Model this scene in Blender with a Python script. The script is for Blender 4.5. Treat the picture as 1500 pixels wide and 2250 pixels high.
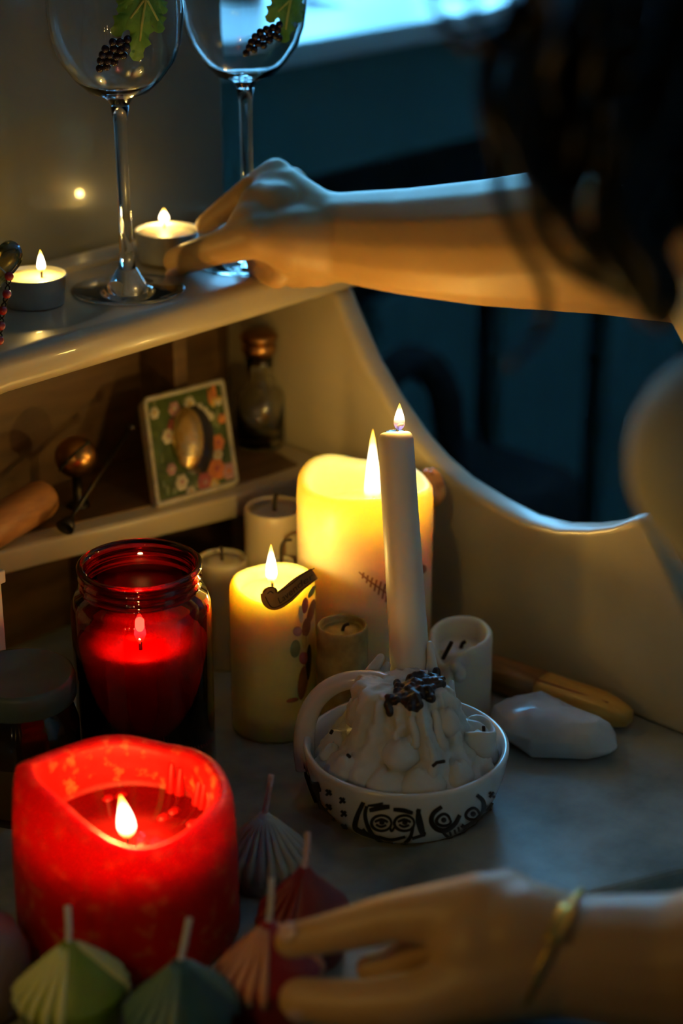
import bpy, bmesh, math, random
from math import sin, cos, pi, radians, sqrt, atan2, hypot
from mathutils import Vector, Matrix

random.seed(7)
S = bpy.context.scene
C = S.collection
for o in list(bpy.data.objects):
    bpy.data.objects.remove(o, do_unlink=True)

# ------------------------------------------------------------------ camera
# World: X runs along the desk (right), Y towards the wall, Z up, desk top at z = 0.
FPX, CAMH, PITCH, YAW = 4200.0, 0.59, radians(23), radians(47)
cam_d = bpy.data.cameras.new('camera')
cam = bpy.data.objects.new('camera', cam_d)
C.objects.link(cam)
cam.location = (0, 0, CAMH)
cam.rotation_euler = (pi/2 - PITCH, 0, -YAW)
cam_d.sensor_fit = 'VERTICAL'
cam_d.sensor_height = 36.0
cam_d.sensor_width = 24.0
cam_d.lens = FPX/2250.0*36.0
cam_d.clip_start = 0.01
cam_d.dof.use_dof = True
cam_d.dof.focus_distance = 1.10
cam_d.dof.aperture_fstop = 3.4
S.camera = cam

# ------------------------------------------------------------------ world, daylight, exposure
W = bpy.data.worlds.new('world')
S.world = W
W.use_nodes = True
wn = W.node_tree.nodes
wn['Background'].inputs['Color'].default_value = (0.12, 0.44, 0.78, 1)
wn['Background'].inputs['Strength'].default_value = 14.0
S.view_settings.view_transform = 'Standard'
S.view_settings.look = 'None'
S.view_settings.gamma = 1.0
S.view_settings.use_curve_mapping = False
S.view_settings.exposure = 0.0

WIN = dict(x0=1.0, x1=2.6, z0=0.30, z1=1.15, y=1.55)
pd = bpy.data.lights.new('window_daylight', 'AREA')
pd.shape = 'RECTANGLE'
pd.size = WIN['x1']-WIN['x0']
pd.size_y = WIN['z1']-WIN['z0']
pd.cycles.is_portal = True
po = bpy.data.objects.new('window_daylight', pd)
C.objects.link(po)
po.location = ((WIN['x0']+WIN['x1'])/2, WIN['y']+0.06, (WIN['z0']+WIN['z1'])/2)
po.rotation_euler = (-pi/2, 0, 0)

CANDLE = 2.4            # scale of every flame's light
FLAME_COL = (1.0, 0.62, 0.14)

# ------------------------------------------------------------------ picture ray helpers
_A, _T = PITCH, YAW
RT = Vector((cos(_T), -sin(_T), 0))
FW = Vector((sin(_T)*cos(_A), cos(_T)*cos(_A), -sin(_A)))
UP = Vector((sin(_T)*sin(_A), cos(_T)*sin(_A), cos(_A)))
CO = Vector((0, 0, CAMH))
HFW = Vector((sin(_T), cos(_T), 0))      # horizontal viewing direction
def ray(u, v): return FW + RT*((u-750)/FPX) + UP*((1125-v)/FPX)
def plane(u, v, ax, val):
    d = ray(u, v); return CO + d*((val-CO[ax])/d[ax])
def Px(u, v, x): return plane(u, v, 0, x)
def Py(u, v, y): return plane(u, v, 1, y)
def Pz(u, v, z=0.0): return plane(u, v, 2, z)
def Pd(u, v, d): return CO + ray(u, v)*d
def depth(p): return (Vector(p)-CO).dot(FW)
def pix(p):
    q = Vector(p)-CO; z = q.dot(FW)
    return 750+FPX*q.dot(RT)/z, 1125-FPX*q.dot(UP)/z

# ------------------------------------------------------------------ materials
def new_mat(name):
    m = bpy.data.materials.new(name); m.use_nodes = True
    nt = m.node_tree
    return m, nt, nt.nodes['Principled BSDF']
def setin(b, **k):
    for n, v in k.items():
        key = n.replace('_', ' ')
        for i in b.inputs:
            if i.name.lower() == key.lower():
                i.default_value = v; break
def rgb(c): return (c[0], c[1], c[2], 1)
def noise_mix(nt, c1, c2, scale=8, detail=5, lo=.35, hi=.65, rough=.55, stretch=None, coord='Object', dist=0):
    tc = nt.nodes.new('ShaderNodeTexCoord'); mp = nt.nodes.new('ShaderNodeMapping')
    nt.links.new(tc.outputs[coord], mp.inputs['Vector'])
    if stretch: mp.inputs['Scale'].default_value = stretch
    n = nt.nodes.new('ShaderNodeTexNoise')
    n.inputs['Scale'].default_value = scale; n.inputs['Detail'].default_value = detail
    n.inputs['Roughness'].default_value = rough; n.inputs['Distortion'].default_value = dist
    nt.links.new(mp.outputs['Vector'], n.inputs['Vector'])
    r = nt.nodes.new('ShaderNodeValToRGB')
    r.color_ramp.elements[0].position = lo; r.color_ramp.elements[1].position = hi
    r.color_ramp.elements[0].color = rgb(c1); r.color_ramp.elements[1].color = rgb(c2)
    nt.links.new(n.outputs['Fac'], r.inputs['Fac'])
    return r.outputs['Color'], n.outputs['Fac']
def add_bump(nt, b, fac, strength=.2, distance=.002):
    bp = nt.nodes.new('ShaderNodeBump')
    bp.inputs['Strength'].default_value = strength; bp.inputs['Distance'].default_value = distance
    nt.links.new(fac, bp.inputs['Height']); nt.links.new(bp.outputs['Normal'], b.inputs['Normal'])
def mottled(name, c1, c2, scale=8, rough=.5, bump=0, lo=.35, hi=.65, stretch=None, detail=5, **k):
    m, nt, b = new_mat(name)
    col, fac = noise_mix(nt, c1, c2, scale, detail, lo, hi, stretch=stretch)
    nt.links.new(col, b.inputs['Base Color'])
    b.inputs['Roughness'].default_value = rough
    if bump: add_bump(nt, b, fac, bump, .003)
    setin(b, **k)
    return m
def wax(name, c1, c2=None, scale=14, sss=.8, dist=.02, radius=(1.0, .55, .2), rough=.42, lo=.4, hi=.7, bump=.06):
    m = mottled(name, c1, c2 or c1, scale, rough, bump, lo, hi)
    b = m.node_tree.nodes['Principled BSDF']
    b.inputs['Subsurface Weight'].default_value = sss
    b.inputs['Subsurface Radius'].default_value = radius
    b.inputs['Subsurface Scale'].default_value = dist
    return m
def glass_mat(name, col, rough=0.0, ior=1.45):
    m, nt, b = new_mat(name)
    setin(b, Transmission_Weight=1.0, Roughness=rough, IOR=ior)
    c, f = noise_mix(nt, col, tuple(min(1, x*1.03) for x in col), 20)
    nt.links.new(c, b.inputs['Base Color'])
    return m
def metal(name, c1, rough=.3, c2=None, scale=30):
    return mottled(name, c1, c2 or tuple(x*.8 for x in c1), scale, rough, 0, Metallic=1.0)
def flame_mat(name, zlo, zhi, bluebase=False, strength=3.2):
    # real emission of the flame by height: faint blue root, bright body, yellow tip
    m, nt, b = new_mat(name)
    nt.nodes.remove(b)
    tc = nt.nodes.new('ShaderNodeTexCoord'); sx = nt.nodes.new('ShaderNodeSeparateXYZ')
    nt.links.new(tc.outputs['Generated'], sx.inputs['Vector'])
    r = nt.nodes.new('ShaderNodeValToRGB'); e = r.color_ramp.elements
    e[0].position = 0.0; e[0].color = (.02, .06, .35, 1) if bluebase else (.5, .2, .01, 1)
    e[1].position = 1.0; e[1].color = (.55, .28, .01, 1)
    x = e.new(.10 if not bluebase else .30); x.color = (.5, .24, .02, 1) if not bluebase else (.25, .12, .03, 1)
    x = e.new(.24 if not bluebase else .48); x.color = (1, .80, .55, 1)
    x = e.new(.62); x.color = (1, .82, .60, 1)
    x = e.new(.82); x.color = (.9, .55, .10, 1)
    nt.links.new(sx.outputs['Z'], r.inputs['Fac'])
    em = nt.nodes.new('ShaderNodeEmission'); em.inputs['Strength'].default_value = strength
    nt.links.new(r.outputs['Color'], em.inputs['Color'])
    tr = nt.nodes.new('ShaderNodeBsdfTransparent'); ad = nt.nodes.new('ShaderNodeAddShader')
    nt.links.new(tr.outputs[0], ad.inputs[0]); nt.links.new(em.outputs[0], ad.inputs[1])
    nt.links.new(ad.outputs[0], nt.nodes['Material Output'].inputs['Surface'])
    return m

M = {}
M['desk_paint'] = mottled('cream_desk_paint', (.36, .305, .205), (.45, .39, .27), 9, .34, .12, .3, .7)
M['desk_paint'].node_tree.nodes['Principled BSDF'].inputs['Coat Weight'].default_value = .15
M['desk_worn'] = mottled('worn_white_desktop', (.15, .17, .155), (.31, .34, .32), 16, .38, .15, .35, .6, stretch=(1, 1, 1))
M['inner_wood'] = mottled('brown_inner_wood', (.07, .036, .014), (.14, .076, .03), 22, .45, .1, .3, .7, stretch=(.6, 4, 4))
M['wall_grey'] = mottled('grey_gloss_wall', (.115, .115, .095), (.17, .17, .14), 6, .30, .03, .35, .7)
setin(M['wall_grey'].node_tree.nodes['Principled BSDF'], Coat_Weight=1.0, Coat_Roughness=.03)
M['wall_teal'] = mottled('teal_wall', (.075, .22, .225), (.105, .27, .275), 4, .6, .05)
M['panel_teal'] = mottled('teal_painted_board', (.07, .21, .22), (.10, .26, .27), 7, .5, .08, stretch=(6, 1, 1))
M['white_paint'] = mottled('white_window_paint', (.74, .77, .80), (.82, .84, .86), 6, .35, .03)
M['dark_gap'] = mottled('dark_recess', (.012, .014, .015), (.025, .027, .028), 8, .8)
M['room_wall'] = mottled('pale_room_wall', (.26, .26, .24), (.32, .32, .29), 3, .8, .04)
M['ceiling'] = mottled('dim_ceiling', (.42, .42, .42), (.50, .50, .50), 3, .9)
M['floor_wood'] = mottled('dark_floorboard', (.06, .035, .02), (.12, .07, .04), 12, .45, .1, stretch=(.4, 5, 1))
M['pane'] = glass_mat('window_glass', (.97, .99, 1.0), 0.0, 1.0)
M['clear'] = glass_mat('clear_glass', (.97, .985, .98), 0.0, 1.45)
M['bottle'] = glass_mat('bottle_glass', (.93, .93, .88), 0.0, 1.45)
M['red_glass'] = glass_mat('ruby_red_glass', (.52, .008, .014), 0.01, 1.45)
M['brown_glass'] = glass_mat('smoky_brown_glass', (.30, .20, .11), 0.03, 1.45)
M['ivory'] = wax('ivory_wax', (.74, .60, .35), (.80, .67, .42), 10, 1.0, .065, (1, .62, .20))
M['yellow'] = wax('cream_yellow_wax', (.74, .66, .27), (.80, .73, .35), 10, .85, .03, (1, .62, .14))
M['taper'] = wax('white_taper_wax', (.70, .65, .55), (.76, .71, .62), 12, .5, .006, (1, .8, .55))
M['white_wax'] = wax('white_drip_wax', (.50, .51, .46), (.62, .63, .59), 26, .5, .005, (1, .85, .65), lo=.3, hi=.6, bump=.25)
M['stub_wax'] = wax('pale_stub_wax', (.66, .62, .50), (.74, .70, .60), 16, .6, .01)
M['dim_wax'] = wax('grey_cream_wax', (.50, .42, .28), (.58, .50, .35), 14, .5, .01)
M['olive_wax'] = wax('mottled_olive_wax', (.20, .14, .04), (.46, .38, .16), 60, .4, .006, lo=.35, hi=.65)
M['red_wax'] = wax('red_wax', (.50, .0012, .0008), (.58, .002, .001), 22, .9, .022, (1, .03, .015), .5)
setin(M['red_wax'].node_tree.nodes['Principled BSDF'], Specular_IOR_Level=.25)
M['red_frost'] = wax('red_frosted_wax', (.52, .0012, .0008), (.62, .11, .028), 130, .9, .030, (1, .03, .015), .55, .53, .68, .15)
setin(M['red_frost'].node_tree.nodes['Principled BSDF'], Specular_IOR_Level=.25)
M['black_wax'] = mottled('black_soot_wax', (.012, .012, .014), (.04, .04, .045), 60, .35, .4)
M['pool'] = wax('melted_red_wax', (.22, .003, .003), (.30, .005, .004), 14, .3, .006, (1, .05, .02), .06)
M['wick_black'] = mottled('charred_wick', (.008, .007, .006), (.03, .025, .02), 300, .8, .5)
M['wick_cotton'] = mottled('cotton_wick', (.50, .48, .44), (.66, .64, .60), 400, .8, .6)
M['wick_pink'] = mottled('pink_cotton_wick', (.50, .34, .33), (.62, .44, .42), 400, .8, .6)
M['tea_metal'] = metal('tealight_aluminium', (.86, .86, .84), .42)
M['tea_wax'] = wax('tealight_wax', (.86, .72, .48), (.90, .78, .56), 12, .8, .012)
M['ceramic'] = mottled('glazed_white_ceramic', (.58, .60, .58), (.66, .67, .65), 14, .22, .04, Coat_Weight=.6, Coat_Roughness=.08)
M['black_paint'] = mottled('black_brush_paint', (.006, .006, .007), (.014, .014, .016), 80, .4)
M['green_c'] = wax('lime_green_wax', (.15, .22, .008), (.19, .26, .012), 20, .6, .008, (.6, 1, .1))
M['teal_c'] = wax('dark_teal_green_wax', (.02, .075, .058), (.03, .095, .075), 20, .5, .006, (.3, .8, .6))
M['red_c'] = wax('dark_red_wax', (.28, .006, .005), (.33, .009, .007), 20, .5, .006, (1, .1, .06))
M['dred_c'] = wax('brick_red_wax', (.17, .008, .006), (.20, .012, .009), 20, .5, .006, (1, .1, .06))
M['white_c'] = wax('chalk_white_wax', (.32, .33, .32), (.38, .39, .38), 20, .6, .006)
M['mauve_c'] = wax('dusky_mauve_wax', (.16, .11, .12), (.20, .14, .15), 20, .5, .006)
M['rib_green'] = wax('pale_green_ridge', (.56, .57, .22), (.62, .63, .28), 30, .5, .004)
M['rib_teal'] = wax('pale_teal_ridge', (.09, .18, .14), (.12, .22, .17), 30, .5, .004)
M['rib_red'] = wax('pale_red_ridge', (.66, .28, .15), (.72, .34, .19), 30, .5, .004)
M['skin'] = wax('warm_skin', (.52, .30, .105), (.58, .345, .135), 18, .35, .006, (1, .35, .18), .48, .3, .7, .05)
M['nail'] = mottled('finger_nail', (.60, .36, .27), (.66, .42, .33), 40, .22)
M['hair'] = mottled('dark_brown_hair', (.010, .006, .004), (.030, .017, .009), 60, .45, .3, stretch=(3, 3, .6))
M['shirt'] = mottled('cream_cotton', (.68, .62, .44), (.78, .72, .54), 26, .85, .15)
M['trouser'] = mottled('dark_cloth', (.03, .03, .035), (.05, .05, .055), 30, .9, .1)
M['gold'] = metal('polished_gold', (.95, .62, .14), .38)
M['brass'] = metal('old_brass', (.42, .22, .07), .30, (.25, .12, .04), 40)
M['iron'] = metal('black_iron', (.05, .045, .04), .4)
M['wood_orange'] = mottled('orange_brown_wood', (.26, .105, .03), (.42, .19, .06), 30, .5, .15, stretch=(.4, 5, 5))
M['stick_brown'] = mottled('brown_stick_wood', (.20, .095, .03), (.34, .17, .055), 40, .5, .15, stretch=(5, .4, 5))
M['stick_gold'] = mottled('golden_stick_wood', (.52, .28, .05), (.66, .38, .08), 30, .3, .08, stretch=(5, .4, 5))
M['quartz'] = wax('milky_quartz', (.44, .46, .46), (.62, .63, .62), 22, .5, .01, (.9, 1, 1), .18)
M['tile_green'] = mottled('painted_green_ground', (.035, .06, .012), (.08, .12, .025), 90, .45, .2)
M['tile_edge'] = mottled('pale_stone_border', (.36, .33, .25), (.48, .44, .34), 120, .5, .5)
M['mirror'] = mottled('domed_mirror_glass', (.85, .62, .25), (.92, .74, .36), 160, .24, .6, Metallic=1.0)  # gold reflection of the candles is put into the mirror's base colour
M['mirror_dark'] = mottled('near_black_brown', (.015, .012, .008), (.03, .022, .015), 40, .3)
for k, c in dict(petal_white=(.60, .55, .42), petal_pink=(.48, .26, .24), petal_rose=(.40, .10, .09), petal_orange=(.62, .20, .05), petal_yellow=(.62, .42, .10), leaf_sage=(.22, .26, .12)).items():
    M[k] = mottled(k, tuple(x*.8 for x in c), c, 150, .5, .3)
M['vine_leaf'] = mottled('painted_vine_leaf', (.05, .17, .012), (.20, .40, .04), 70, .3, .2, .3, .7)
M['vine_vein'] = mottled('yellow_leaf_vein', (.42, .42, .05), (.55, .55, .10), 90, .3)
M['berry'] = mottled('black_purple_berry', (.010, .006, .012), (.03, .018, .035), 90, .2)
M['bead_red'] = mottled('dark_red_bead', (.22, .008, .008), (.32, .016, .012), 60, .15, Coat_Weight=.6)
M['amber'] = glass_mat('dark_amber_glass', (.42, .33, .10), .05, 1.5)
M['label_brown'] = mottled('brown_parchment', (.15, .085, .022), (.21, .125, .035), 40, .6)
M['ink'] = mottled('dark_ink', (.03, .012, .004), (.05, .02, .008), 60, .6)
M['fern'] = mottled('pressed_fern_brown', (.22, .075, .025), (.32, .12, .045), 80, .6)
M['lid'] = mottled('matt_green_black_lid', (.055, .085, .070), (.085, .12, .10), 18, .5, .15)
M['amber_orn'] = wax('glossy_orange_ornament', (.80, .34, .09), (.30, .07, .015), 90, .6, .006, (1, .4, .1), .2, .5, .68, .2)
M['plant'] = mottled('dark_plant_leaf', (.045, .035, .012), (.08, .07, .025), 30, .5)
M['pot'] = mottled('clay_pot', (.22, .10, .055), (.28, .14, .08), 20, .7)
M['card'] = mottled('white_card', (.55, .55, .50), (.62, .62, .57), 20, .7)
M['bag'] = mottled('black_canvas', (.010, .011, .012), (.018, .019, .02), 60, .8, .2)

# ------------------------------------------------------------------ mesh helpers (world coordinates)
def lathe(prof, cx=0, cy=0, cz=0, seg=48, rfun=None, close_top=False, close_bot=False):
    """prof: list of (r, z).  rfun(i, ang, r, z) -> (r, z)."""
    vs, fs = [], []
    n = len(prof)
    for i, (r, z) in enumerate(prof):
        for k in range(seg):
            a = 2*pi*k/seg
            rr, zz = (r, z) if rfun is None else rfun(i, a, r, z)
            vs.append((cx+rr*cos(a), cy+rr*sin(a), cz+zz))
    for i in range(n-1):
        for k in range(seg):
            k2 = (k+1) % seg
            fs.append((i*seg+k, i*seg+k2, (i+1)*seg+k2, (i+1)*seg+k))
    if close_bot: fs.append(tuple(reversed(range(seg))))
    if close_top: fs.append(tuple((n-1)*seg+k for k in range(seg)))
    return vs, fs
def tube(pts, rad, seg=10, cap=True, flat=None):
    pts = [Vector(p) for p in pts]; n = len(pts)
    if not hasattr(rad, '__len__'): rad = [rad]*n
    vs, fs = [], []
    t0 = (pts[1]-pts[0]).normalized()
    nrm = t0.orthogonal().normalized()
    for i in range(n):
        t = (pts[min(i+1, n-1)]-pts[max(i-1, 0)])
        t = t.normalized() if t.length > 1e-9 else t0
        nrm = (nrm - t*nrm.dot(t))
        nrm = nrm.normalized() if nrm.length > 1e-6 else t.orthogonal().normalized()
        bn = t.cross(nrm)
        for k in range(seg):
            a = 2*pi*k/seg
            vs.append(tuple(pts[i] + (nrm*cos(a)+bn*sin(a))*rad[i]))
    for i in range(n-1):
        for k in range(seg):
            k2 = (k+1) % seg
            fs.append((i*seg+k, i*seg+k2, (i+1)*seg+k2, (i+1)*seg+k))
    if cap:
        fs.append(tuple(reversed(range(seg)))); fs.append(tuple((n-1)*seg+k for k in range(seg)))
    return vs, fs
def spline(pts, n=6):
    pts = [Vector(p) for p in pts]; out = []
    for i in range(len(pts)-1):
        p0 = pts[max(i-1, 0)]; p1 = pts[i]; p2 = pts[i+1]; p3 = pts[min(i+2, len(pts)-1)]
        for k in range(n):
            t = k/n
            out.append(.5*((2*p1)+(p2-p0)*t+(2*p0-5*p1+4*p2-p3)*t*t+(3*p1-p0-3*p2+p3)*t**3))
    out.append(pts[-1]); return out
def ellipsoid(c, r, seg=16, rings=10, rot=None, fun=None):
    vs, fs = [], []
    c = Vector(c)
    if not hasattr(r, '__len__'): r = (r, r, r)
    for i in range(rings+1):
        th = pi*i/rings
        for k in range(seg):
            a = 2*pi*k/seg
            p = Vector((r[0]*sin(th)*cos(a), r[1]*sin(th)*sin(a), r[2]*cos(th)))
            if fun: p = p*fun(th, a)
            if rot is not None: p = rot @ p
            vs.append(tuple(c+p))
    for i in range(rings):
        for k in range(seg):
            k2 = (k+1) % seg
            fs.append((i*seg+k, (i+1)*seg+k, (i+1)*seg+k2, i*seg+k2))
    return vs, fs
def box(x0, x1, y0, y1, z0, z1):
    vs = [(x, y, z) for x in (x0, x1) for y in (y0, y1) for z in (z0, z1)]
    return vs, [(0, 1, 3, 2), (4, 6, 7, 5), (0, 4, 5, 1), (2, 3, 7, 6), (0, 2, 6, 4), (1, 5, 7, 3)]
def prism(poly, axis, a, b):
    """extrude polygon (2-D list) between a and b along axis; poly coords are the other two axes in order."""
    n = len(poly); vs = []
    for q in (a, b):
        for p in poly:
            l = list(p); l.insert(axis, q); vs.append(tuple(l))
    fs = [tuple(range(n)), tuple(range(2*n-1, n-1, -1))]
    for i in range(n):
        j = (i+1) % n
        fs.append((i, i+n, j+n, j))
    return vs, fs
def join(*ms):
    vs, fs = [], []
    for v, f in ms:
        o = len(vs); vs += list(v); fs += [tuple(i+o for i in q) for q in f]
    return vs, fs
def capsule(p0, r0, p1, r1, seg=14, hs=5):
    p0, p1 = Vector(p0), Vector(p1)
    ax = p1-p0; L = ax.length
    if L < 1e-6: return ellipsoid(p0, max(r0, r1))
    pts, rad = [], []
    ax = ax/L
    for i in range(hs+1):
        a = pi/2*(1-i/hs); pts.append(p0-ax*r0*sin(a)); rad.append(max(r0*cos(a), r0*.03))
    for i in range(hs+1):
        a = pi/2*(i/hs); pts.append(p1+ax*r1*sin(a)); rad.append(max(r1*cos(a), r1*.03))
    return tube(pts, rad, seg)

def make_obj(name, md, mat, parent=None, origin=(0, 0, 0), smooth=True, bevel=0, auto=None, recalc=True):
    vs, fs = md
    me = bpy.data.meshes.new(name)
    ox, oy, oz = origin
    me.from_pydata([(x-ox, y-oy, z-oz) for x, y, z in vs], [], fs)
    bm = bmesh.new(); bm.from_mesh(me)
    if recalc:
        bmesh.ops.remove_doubles(bm, verts=bm.verts, dist=1e-7)
        bmesh.ops.recalc_face_normals(bm, faces=bm.faces)
    if bevel:
        es = [e for e in bm.edges if len(e.link_faces) == 2 and e.calc_face_angle(0) > .6]
        bmesh.ops.bevel(bm, geom=es, offset=bevel, segments=3, profile=.5, affect='EDGES')
    bm.to_mesh(me); bm.free()
    for p in me.polygons: p.use_smooth = smooth
    if smooth and auto is not None:
        try: me.set_sharp_from_angle(angle=radians(auto))
        except Exception: pass
    me.materials.append(mat)
    o = bpy.data.objects.new(name, me); C.objects.link(o)
    if parent is not None: o.parent = parent
    else: o.location = origin
    return o
def tag(o, label=None, cat=None, group=None, kind=None):
    if label: o['label'] = label
    if cat: o['category'] = cat
    if group: o['group'] = group
    if kind: o['kind'] = kind
    return o
class Thing:
    def __init__(s, name, label, cat, loc, group=None):
        s.o = bpy.data.objects.new(name, None); C.objects.link(s.o)
        s.o.empty_display_size = .02
        s.loc = Vector(loc); s.o.location = s.loc
        tag(s.o, label, cat, group)
    def part(s, name, md, mat, parent=None, label=None, **k):
        o = make_obj(name, md, mat, parent or s.o, s.loc, **k)
        if label: o['label'] = label
        return o
    def copy(s, src, pos, parent=None, rot=None, scale=None):
        """src: a part whose mesh is centred on s.loc; the copy is placed at world pos"""
        o = src.copy(); C.objects.link(o); o.parent = parent or s.o
        o.location = Vector(pos)-s.loc
        if rot is not None: o.rotation_euler = rot
        if scale is not None: o.scale = scale
        return o
def struct(name, md, mat, smooth=False, **k):
    o = make_obj(name, md, mat, None, (0, 0, 0), smooth, **k); o['kind'] = 'structure'; return o

# ray against a surface of revolution (axis vertical through c): front hit of pixel (u,v)
def hit(u, v, c, rf, lift=.0003, rmul=1.0):
    d = ray(u, v); dd = (Vector((c[0], c[1], 0))-Vector((CO.x, CO.y, 0))).length/hypot(d.x, d.y)
    t = dd-.11; step = .0005; prev = None
    while t < dd+.02:
        p = CO+d*t
        g = hypot(p.x-c[0], p.y-c[1]) - rf(p.z-c[2])*rmul
        if g <= 0:
            if prev is not None:
                t -= step*(-g)/(prev-g) if prev != g else 0
                p = CO+d*t
            n = Vector((p.x-c[0], p.y-c[1], 0)).normalized()
            return p+n*lift, n
        prev = g; t += step
    p = CO+d*dd
    q = Vector((p.x-c[0], p.y-c[1], 0))
    n = (-Vector((d.x, d.y, 0)).normalized()) if q.length < 1e-6 else q.normalized()
    return p+n*lift, n
def interp(tab):
    tab = sorted(tab)
    def f(x):
        if x <= tab[0][0]: return tab[0][1]
        for (a, b), (c, d) in zip(tab, tab[1:]):
            if x <= c: return b+(d-b)*(x-a)/(c-a) if c > a else d
        return tab[-1][1]
    return f
def stroke(pts, w, c, rf, lift=.0004, n=5, thick=.0004):
    """brush stroke (pixel polyline, pixel width) laid on a surface of revolution"""
    pp = [Vector((a, b, 0)) for a, b in pts]
    pp = spline(pp, n) if len(pp) > 2 else pp
    vs, fs = [], []
    N = len(pp)
    for i, p in enumerate(pp):
        t = (pp[min(i+1, N-1)]-pp[max(i-1, 0)]).normalized(); nr = Vector((-t.y, t.x, 0))
        ww = w*(.75+.25*sin(pi*(i+.5)/N))
        a, na = hit(p.x+nr.x*ww/2, p.y+nr.y*ww/2, c, rf, lift)
        b, nb = hit(p.x-nr.x*ww/2, p.y-nr.y*ww/2, c, rf, lift)
        m, nm = hit(p.x, p.y, c, rf, lift+thick)
        vs += [tuple(a), tuple(m), tuple(b)]
    for i in range(N-1):
        for k in (0, 1): fs.append((3*i+k, 3*i+k+1, 3*i+k+4, 3*i+k+3))
    return vs, fs
def patch(poly, c, rf, lift=.0004, ridge=.0004):
    """filled outline (pixels) laid on a surface of revolution, domed a little"""
    n = len(poly); cx = sum(p[0] for p in poly)/n; cy = sum(p[1] for p in poly)/n
    vs = [tuple(hit(cx, cy, c, rf, lift+ridge)[0])]
    for f in (.5, 1.0):
        for p in poly: vs.append(tuple(hit(cx+(p[0]-cx)*f, cy+(p[1]-cy)*f, c, rf, lift+ridge*(1-f))[0]))
    fs = []
    for i in range(n):
        j = (i+1) % n
        fs.append((0, 1+i, 1+j)); fs.append((1+i, 1+n+i, 1+n+j, 1+j))
    return vs, fs
def oval(cx, cy, a, b, rot=0, n=12):
    return [(cx+a*cos(2*pi*i/n)*cos(rot)-b*sin(2*pi*i/n)*sin(rot), cy+a*cos(2*pi*i/n)*sin(rot)+b*sin(2*pi*i/n)*cos(rot)) for i in range(n)]

def add_flame(T, base, h, r, power, blue=False, lean=(0, 0), strength=3.2, parent=None, sharp=1.0):
    base = Vector(base)
    prof = [(.05, 0), (.45, .04), (.80, .12), (1, .24), (.97, .36), (.84, .50), (.64, .64), (.42, .78), (.2, .91), (.02, 1.0)]
    if sharp > 1: prof = [(.3, 0), (.8, .03), (1, .1), (.95, .22), (.82, .38), (.66, .54), (.48, .70), (.28, .86), (.02, 1.0)]
    vs, fs = lathe([(a*r, b*h) for a, b in prof], base.x, base.y, base.z, 20, close_top=True, close_bot=True)
    vs = [(x+lean[0]*((z-base.z)/h)**2, y+lean[1]*((z-base.z)/h)**2, z) for x, y, z in vs]
    o = T.part('flame', (vs, fs), flame_mat('flame_glow', 0, h, blue, strength), parent)
    ld = bpy.data.lights.new('flame_light', 'POINT'); ld.energy = power*CANDLE; ld.color = FLAME_COL
    ld.shadow_soft_size = r*.8
    lo = bpy.data.objects.new('flame_light', ld); C.objects.link(lo); lo.parent = o
    lo.location = base+Vector((0, 0, h*.55))-T.loc
    return o
def wick(T, pts, r, mat='wick_black', parent=None):
    return T.part('wick', tube(spline(pts, 4), r, 7), M[mat], parent)

def pillar(T, c, R, H, mat, rim=None, pool_r=None, pool_z=None, sag=0, rnd=.006, seg=64, taper=0.0, name='wax_body', lean=0.0):
    """pillar candle: outer wall, rounded rim of height H+rim(angle), hollow down to the pool"""
    rim = rim or (lambda a: 0)
    pool_r = pool_r or R*.82; pool_z = H-.004 if pool_z is None else pool_z
    prof = [('b', 0, 0), ('b', R*.97, 0), ('b', R, .002)]
    for t in (.15, .3, .45, .6, .75, .88, .96): prof.append(('w', R*(1+taper*(1-t)), t))
    for k in range(1, 7):
        a = pi*k/6.0
        prof.append(('r', a, 0))
    for t in (.2, .5, .8, .95): prof.append(('i', t, 0))
    prof.append(('p', .92, 0)); prof.append(('p', .5, 0)); prof.append(('p', 0.02, 0))
    vs, fs = [], []
    th = (R-pool_r)/2
    for kind, p1, p2 in prof:
        for k in range(seg):
            a = 2*pi*k/seg; top = H+rim(a); w = 1+.006*sin(3*a+1)+.004*sin(7*a+2)
            if kind == 'b': r, z = p1, p2
            elif kind == 'w': r, z = p1, p2*(top-rnd)
            elif kind == 'r': r, z = (R-th)+th*cos(p1), top-rnd+rnd*sin(p1)
            elif kind == 'i': r, z = pool_r-.0015*p1, (top-rnd)+(pool_z-(top-rnd))*p1
            else: r, z = pool_r*p1, pool_z
            if lean and z > .55*H and kind in 'wri': r -= R*lean*((z-.55*H)/(.8*H))**1.6*(1 if kind != 'i' else .9)
            vs.append((c[0]+r*w*cos(a), c[1]+r*w*sin(a), c[2]+z))
    n = len(prof)
    for i in range(n-1):
        for k in range(seg):
            k2 = (k+1) % seg
            fs.append((i*seg+k, i*seg+k2, (i+1)*seg+k2, (i+1)*seg+k))
    fs.append(tuple(reversed(range(seg)))); fs.append(tuple((n-1)*seg+k for k in range(seg)))
    return T.part(name, (vs, fs), M[mat])
def camang(a):
    """angle in the lathe -> angle seen from the camera (0 = picture right, 90 = away)"""
    return (math.degrees(a)+math.degrees(YAW)) % 360
def rimtable(tab):
    tab = sorted(tab); tab = [(tab[-1][0]-360, tab[-1][1])]+tab+[(tab[0][0]+360, tab[0][1])]
    f = interp(tab)
    def g(a):
        d = camang(a)
        return (f(d-12)+2*f(d)+f(d+12))/4
    return g

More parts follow.
